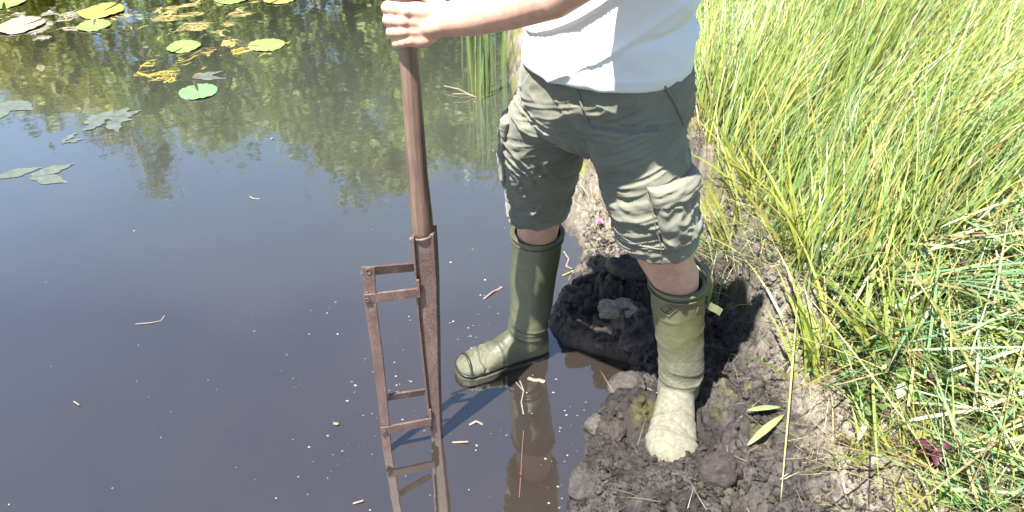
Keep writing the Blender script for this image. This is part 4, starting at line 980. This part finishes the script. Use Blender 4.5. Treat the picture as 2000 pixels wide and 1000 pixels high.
# sunken pale leaves
M_sunk = vary('sunken_leaf', (.060, .075, .070), (.11, .13, .105), 30, .6)
def sunk(px, py, L_, w, ang, label, z=-.014, curl=.02, lobes=1, mat=None):
    c = hit(px, py, z=0); t = empty('sunken_leaf', (c.x, c.y, z)); g = random.Random(px + py)
    for i in range(lobes):
        a = ang + (i - (lobes - 1) / 2) * .7 + g.uniform(-.2, .2); v, f = leafv((c.x, c.y, z), (math.cos(a), math.sin(a), .0), L_ * g.uniform(.7, 1.1), w, curl=curl, n=10)
        v = [Vector((p[0] + .006 * math.sin(k * 1.3), p[1] + .006 * math.cos(k * 1.7), (.0010 + .0004 * i + min(max(p[2] - z, 0), .001)))) for k, p in enumerate(v)]
        mesh_obj('leaf', v, f, mat or M_sunk, t)
    return tag(t, label, 'sunken leaf', 'pale leaves sunk in the pond')
sunk(-20, 350, .20, .07, .35, 'curved pale sunken leaf touching the left edge', -.010, lobes=1)
sunk(60, 345, .16, .07, .25, 'broad pale sunken leaf right of the curved one', -.010, lobes=2)
sunk(10, 200, .22, .10, -.9, 'pale pointed sunken leaf hanging down at the left edge', -.010, lobes=2)
sunk(120, 280, .12, .03, .9, 'thin forked sunken leaf below the mat of pale weed', -.008, lobes=2)
sunk(215, 235, .13, .06, .6, 'pale mottled clump of sunken leaves in the open water', -.010, lobes=5)
sunk(205, 235, .13, .06, 3.2, 'left half of the mottled sunken clump', -.010, lobes=4)
sunk(375, 152, .16, .05, 0.1, 'pale thin sunken leaf above the lone fresh lily pad', -.006, lobes=2)
# mats of dead stems
M_weed = leafmat('dead_weed', .6, .2)
def mat_of_weed(name, boxes, n, pal, label, L0=(.06, .22)):
    n = int(n * 2.6)
    R_ = []; A = []
    for (x0, y0, x1, y1, k) in boxes:
        for _ in range(int(n * k)):
            p = hit(rng.uniform(x0, x1), rng.uniform(y0, y1), z=0); R_.append((p.x, p.y, rng.uniform(-.006, .004))); A.append(rng.normal(.25, .55) + (math.pi if rng.random() < .5 else 0))
    n = len(R_); col = pick(pal, n)
    o = blades(name, R_, rng.uniform(*L0, n), rng.uniform(.004, .016, n), A, rng.uniform(1.54, 1.59, n), rng.uniform(-.06, .06, n), col, M_weed, None, 5, col * 1.2)
    me = o.data; co = np.empty(len(me.vertices) * 3, np.float32); me.vertices.foreach_get('co', co); co = co.reshape(-1, 3).astype(float)
    dx = .05 * vnoise(co[:, 0] * 9, co[:, 1] * 9, 0, 201) + .015 * vnoise(co[:, 0] * 40, co[:, 1] * 40, 0, 203); dy = .07 * vnoise(co[:, 0] * 9, co[:, 1] * 9, 0, 202) + .02 * vnoise(co[:, 0] * 40, co[:, 1] * 40, 0, 204)
    co[:, 0] += dx; co[:, 1] += dy; co[:, 2] = np.clip(co[:, 2] * .2 - .0015 + .006 * vnoise(co[:, 0] * 12, co[:, 1] * 12, 0, 205), -.012, .003); me.vertices.foreach_set('co', co.astype(np.float32).ravel())
    return tag(o, label, kind='stuff')
mat_of_weed('floating_weed', [(250, 25, 350, 45, .25), (340, 5, 470, 35, .5), (330, 40, 460, 62, .35), (400, 82, 490, 92, .12)], 260, [(.26, .22, .08), (.22, .19, .07), (.15, .13, .05), (.33, .28, .12)], 'golden dead weed stems matted on the surface among the lily pads')
mat_of_weed('floating_weed', [(30, 20, 110, 40, .5), (85, 40, 150, 55, .5), (90, 60, 140, 72, .2)], 150, [(.26, .25, .19), (.30, .29, .24), (.18, .16, .11)], 'pale bleached weed matted beside the pinkish lily pad')
mat_of_weed('sunken_weed', [(290, 110, 340, 180, .6), (440, 95, 540, 105, .4)], 70, [(.3, .24, .05), (.24, .2, .05)], 'yellow-brown weed strands just under the surface', (.06, .2))
# specks of foam and seeds
def specks(name, n, pal, sz, f, label):
    C_ = []; 
    while len(C_) < n:
        x = rng.uniform(0, 1250); y = rng.uniform(100, 1000)
        if rng.random() > f(x, y): continue
        if float(vnoise(x / 45, y / 30, 0, 301)) < rng.uniform(-.5, .35): continue
        p = hit(x, y, z=0)
        if p.x > shore(p.y) - .01: continue
        C_.append((p.x, p.y))
    C_ = np.array(C_); k = 7; a = np.arange(k) / k * 2 * np.pi; s = sz[0] + (sz[1] - sz[0]) * rng.random(n) ** 4
    rr = s[:, None] * rng.uniform(.6, 1.2, (n, k)); V = np.stack([C_[:, :1] + rr * np.cos(a), C_[:, 1:] + rr * np.sin(a) * .8, np.full((n, k), .0015)], -1)
    top = np.concatenate([C_, np.full((n, 1), .0015) + .4 * s[:, None]], 1)[:, None]; V = np.concatenate([V, top], 1).reshape(-1, 3)
    b = np.arange(n)[:, None] * (k + 1); F_ = np.stack([np.stack([b[:, 0] + j, b[:, 0] + (j + 1) % k, b[:, 0] + k], 1) for j in range(k)], 1).reshape(-1, 3)
    o = mesh_obj(name, V, F_, M_weed, None, True, np.repeat(pick(pal, n), k + 1, 0)); return tag(o, label, kind='stuff')
dens = lambda x, y: .05 + .8 * math.exp(-((x - 780) / 230) ** 2 - ((y - 720) / 200) ** 2) + .9 * math.exp(-((x - 1090) / 90) ** 2 - ((y - 830) / 150) ** 2) + .35 * (x > 850) * (y > 440) * (y < 700)
specks('foam_specks', 520, [(.2, .2, .2), (.36, .36, .35), (.13, .13, .12)], (.0006, .0050), dens, 'white foam specks and seeds floating on the water')
M_debris = vary('debris', (.14, .12, .09), (.25, .21, .16), 60, .7)
def debris(px, py, parts_, label, cat='floating debris', mat=None, z=.002):
    c = hit(px, py, z=0); b = MB(); s = 1.0 / 1600 * (c.y * math.cos(PITCH) + CAM_H * math.sin(PITCH)); fy = 1 / math.sin(math.atan2(CAM_H, c.y))
    for pl, r in parts_:
        r *= .55; b.tube([Vector((c.x + x * s, c.y - y * s * fy, z + .003 * math.sin(i * 2.2))) for i, (x, y) in enumerate(pl)], r * s, 8, .6)
    return tag(b.build('debris', mat or M_debris, None), label, cat, 'small debris floating on the pond')
debris(1047, 742, [([(-14, -2), (-4, 3), (6, 0), (15, 5)], 8)], 'pale tan lump floating just below the raised boot')
debris(930, 828, [([(-12, 2), (0, -3), (12, 0)], 5)], 'white curled flake floating left of the boot reflection')
debris(900, 865, [([(-16, 0), (14, 0)], 4)], 'thin pale stick floating right of the foot of the tool')
debris(312, 626, [([(-42, 8), (-10, 6), (2, 0), (6, -8)], 2.2)], 'thin pale twig floating in the open water at left')
debris(150, 789, [([(-8, -4), (8, 4)], 2.5)], 'small white splinter in the water at lower left')
debris(497, 388, [([(-10, -3), (0, 2), (9, 0)], 3)], 'small brown leaf fragment in the middle of the open water')
debris(531, 272, [([(-2, 0), (2, 0)], 4)], 'single round white speck under the tree reflection')
debris(657, 828, [([(-4, 0), (4, 2)], 6)], 'round bit of foam left of the foot of the tool')
debris(700, 982, [([(-9, 2), (9, -2)], 4)], 'grey flake floating at the bottom of the picture')
debris(1020, 775, [([(-4, -30), (3, -10), (-2, 10), (2, 34)], 2.6), ([(3, -10), (-12, -26)], 2)], 'forked straw floating on the reflection of the boot')
debris(1020, 930, [([(4, -90), (0, -40), (-3, 0), (-6, 40)], 1.8)], 'long reddish stem floating down the boot reflection', mat=vary('red_stem', (.10, .045, .03), (.16, .08, .05), 60, .6))
debris(968, 572, [([(-22, 12), (-6, 0), (6, -8), (12, -10)], 4)], 'pinkish root floating left of the boot shaft', mat=vary('pink_root', (.15, .11, .11), (.22, .16, .16), 60, .6))
debris(1108, 520, [([(-4, -28), (4, -12), (-2, 0), (8, 6)], 3.5)], 'white curl of foam in the pool behind the boot')
debris(1125, 535, [([(-26, 4), (-6, -4), (12, 3), (26, 2)], 4)], 'yellow moss strand lying in the pool behind the boot', mat=vary('yellow_moss', (.16, .13, .05), (.24, .19, .08), 60, .8))
for i, (p, q) in enumerate([((868, 168), (925, 188)), ((885, 184), (930, 190))]):
    a = hit(*p, z=.02); b = hit(*q, z=.0); o = MB().tube([a, a.lerp(b, .5) + Vector((0, 0, .01)), b], .0035, 6).build('dead_stem', M_debris, None)
    tag(o, ['longer dry stem reaching left from the foot of the larger reeds', 'shorter dry stem under the longer one at the foot of the larger reeds'][i], 'dead stem')
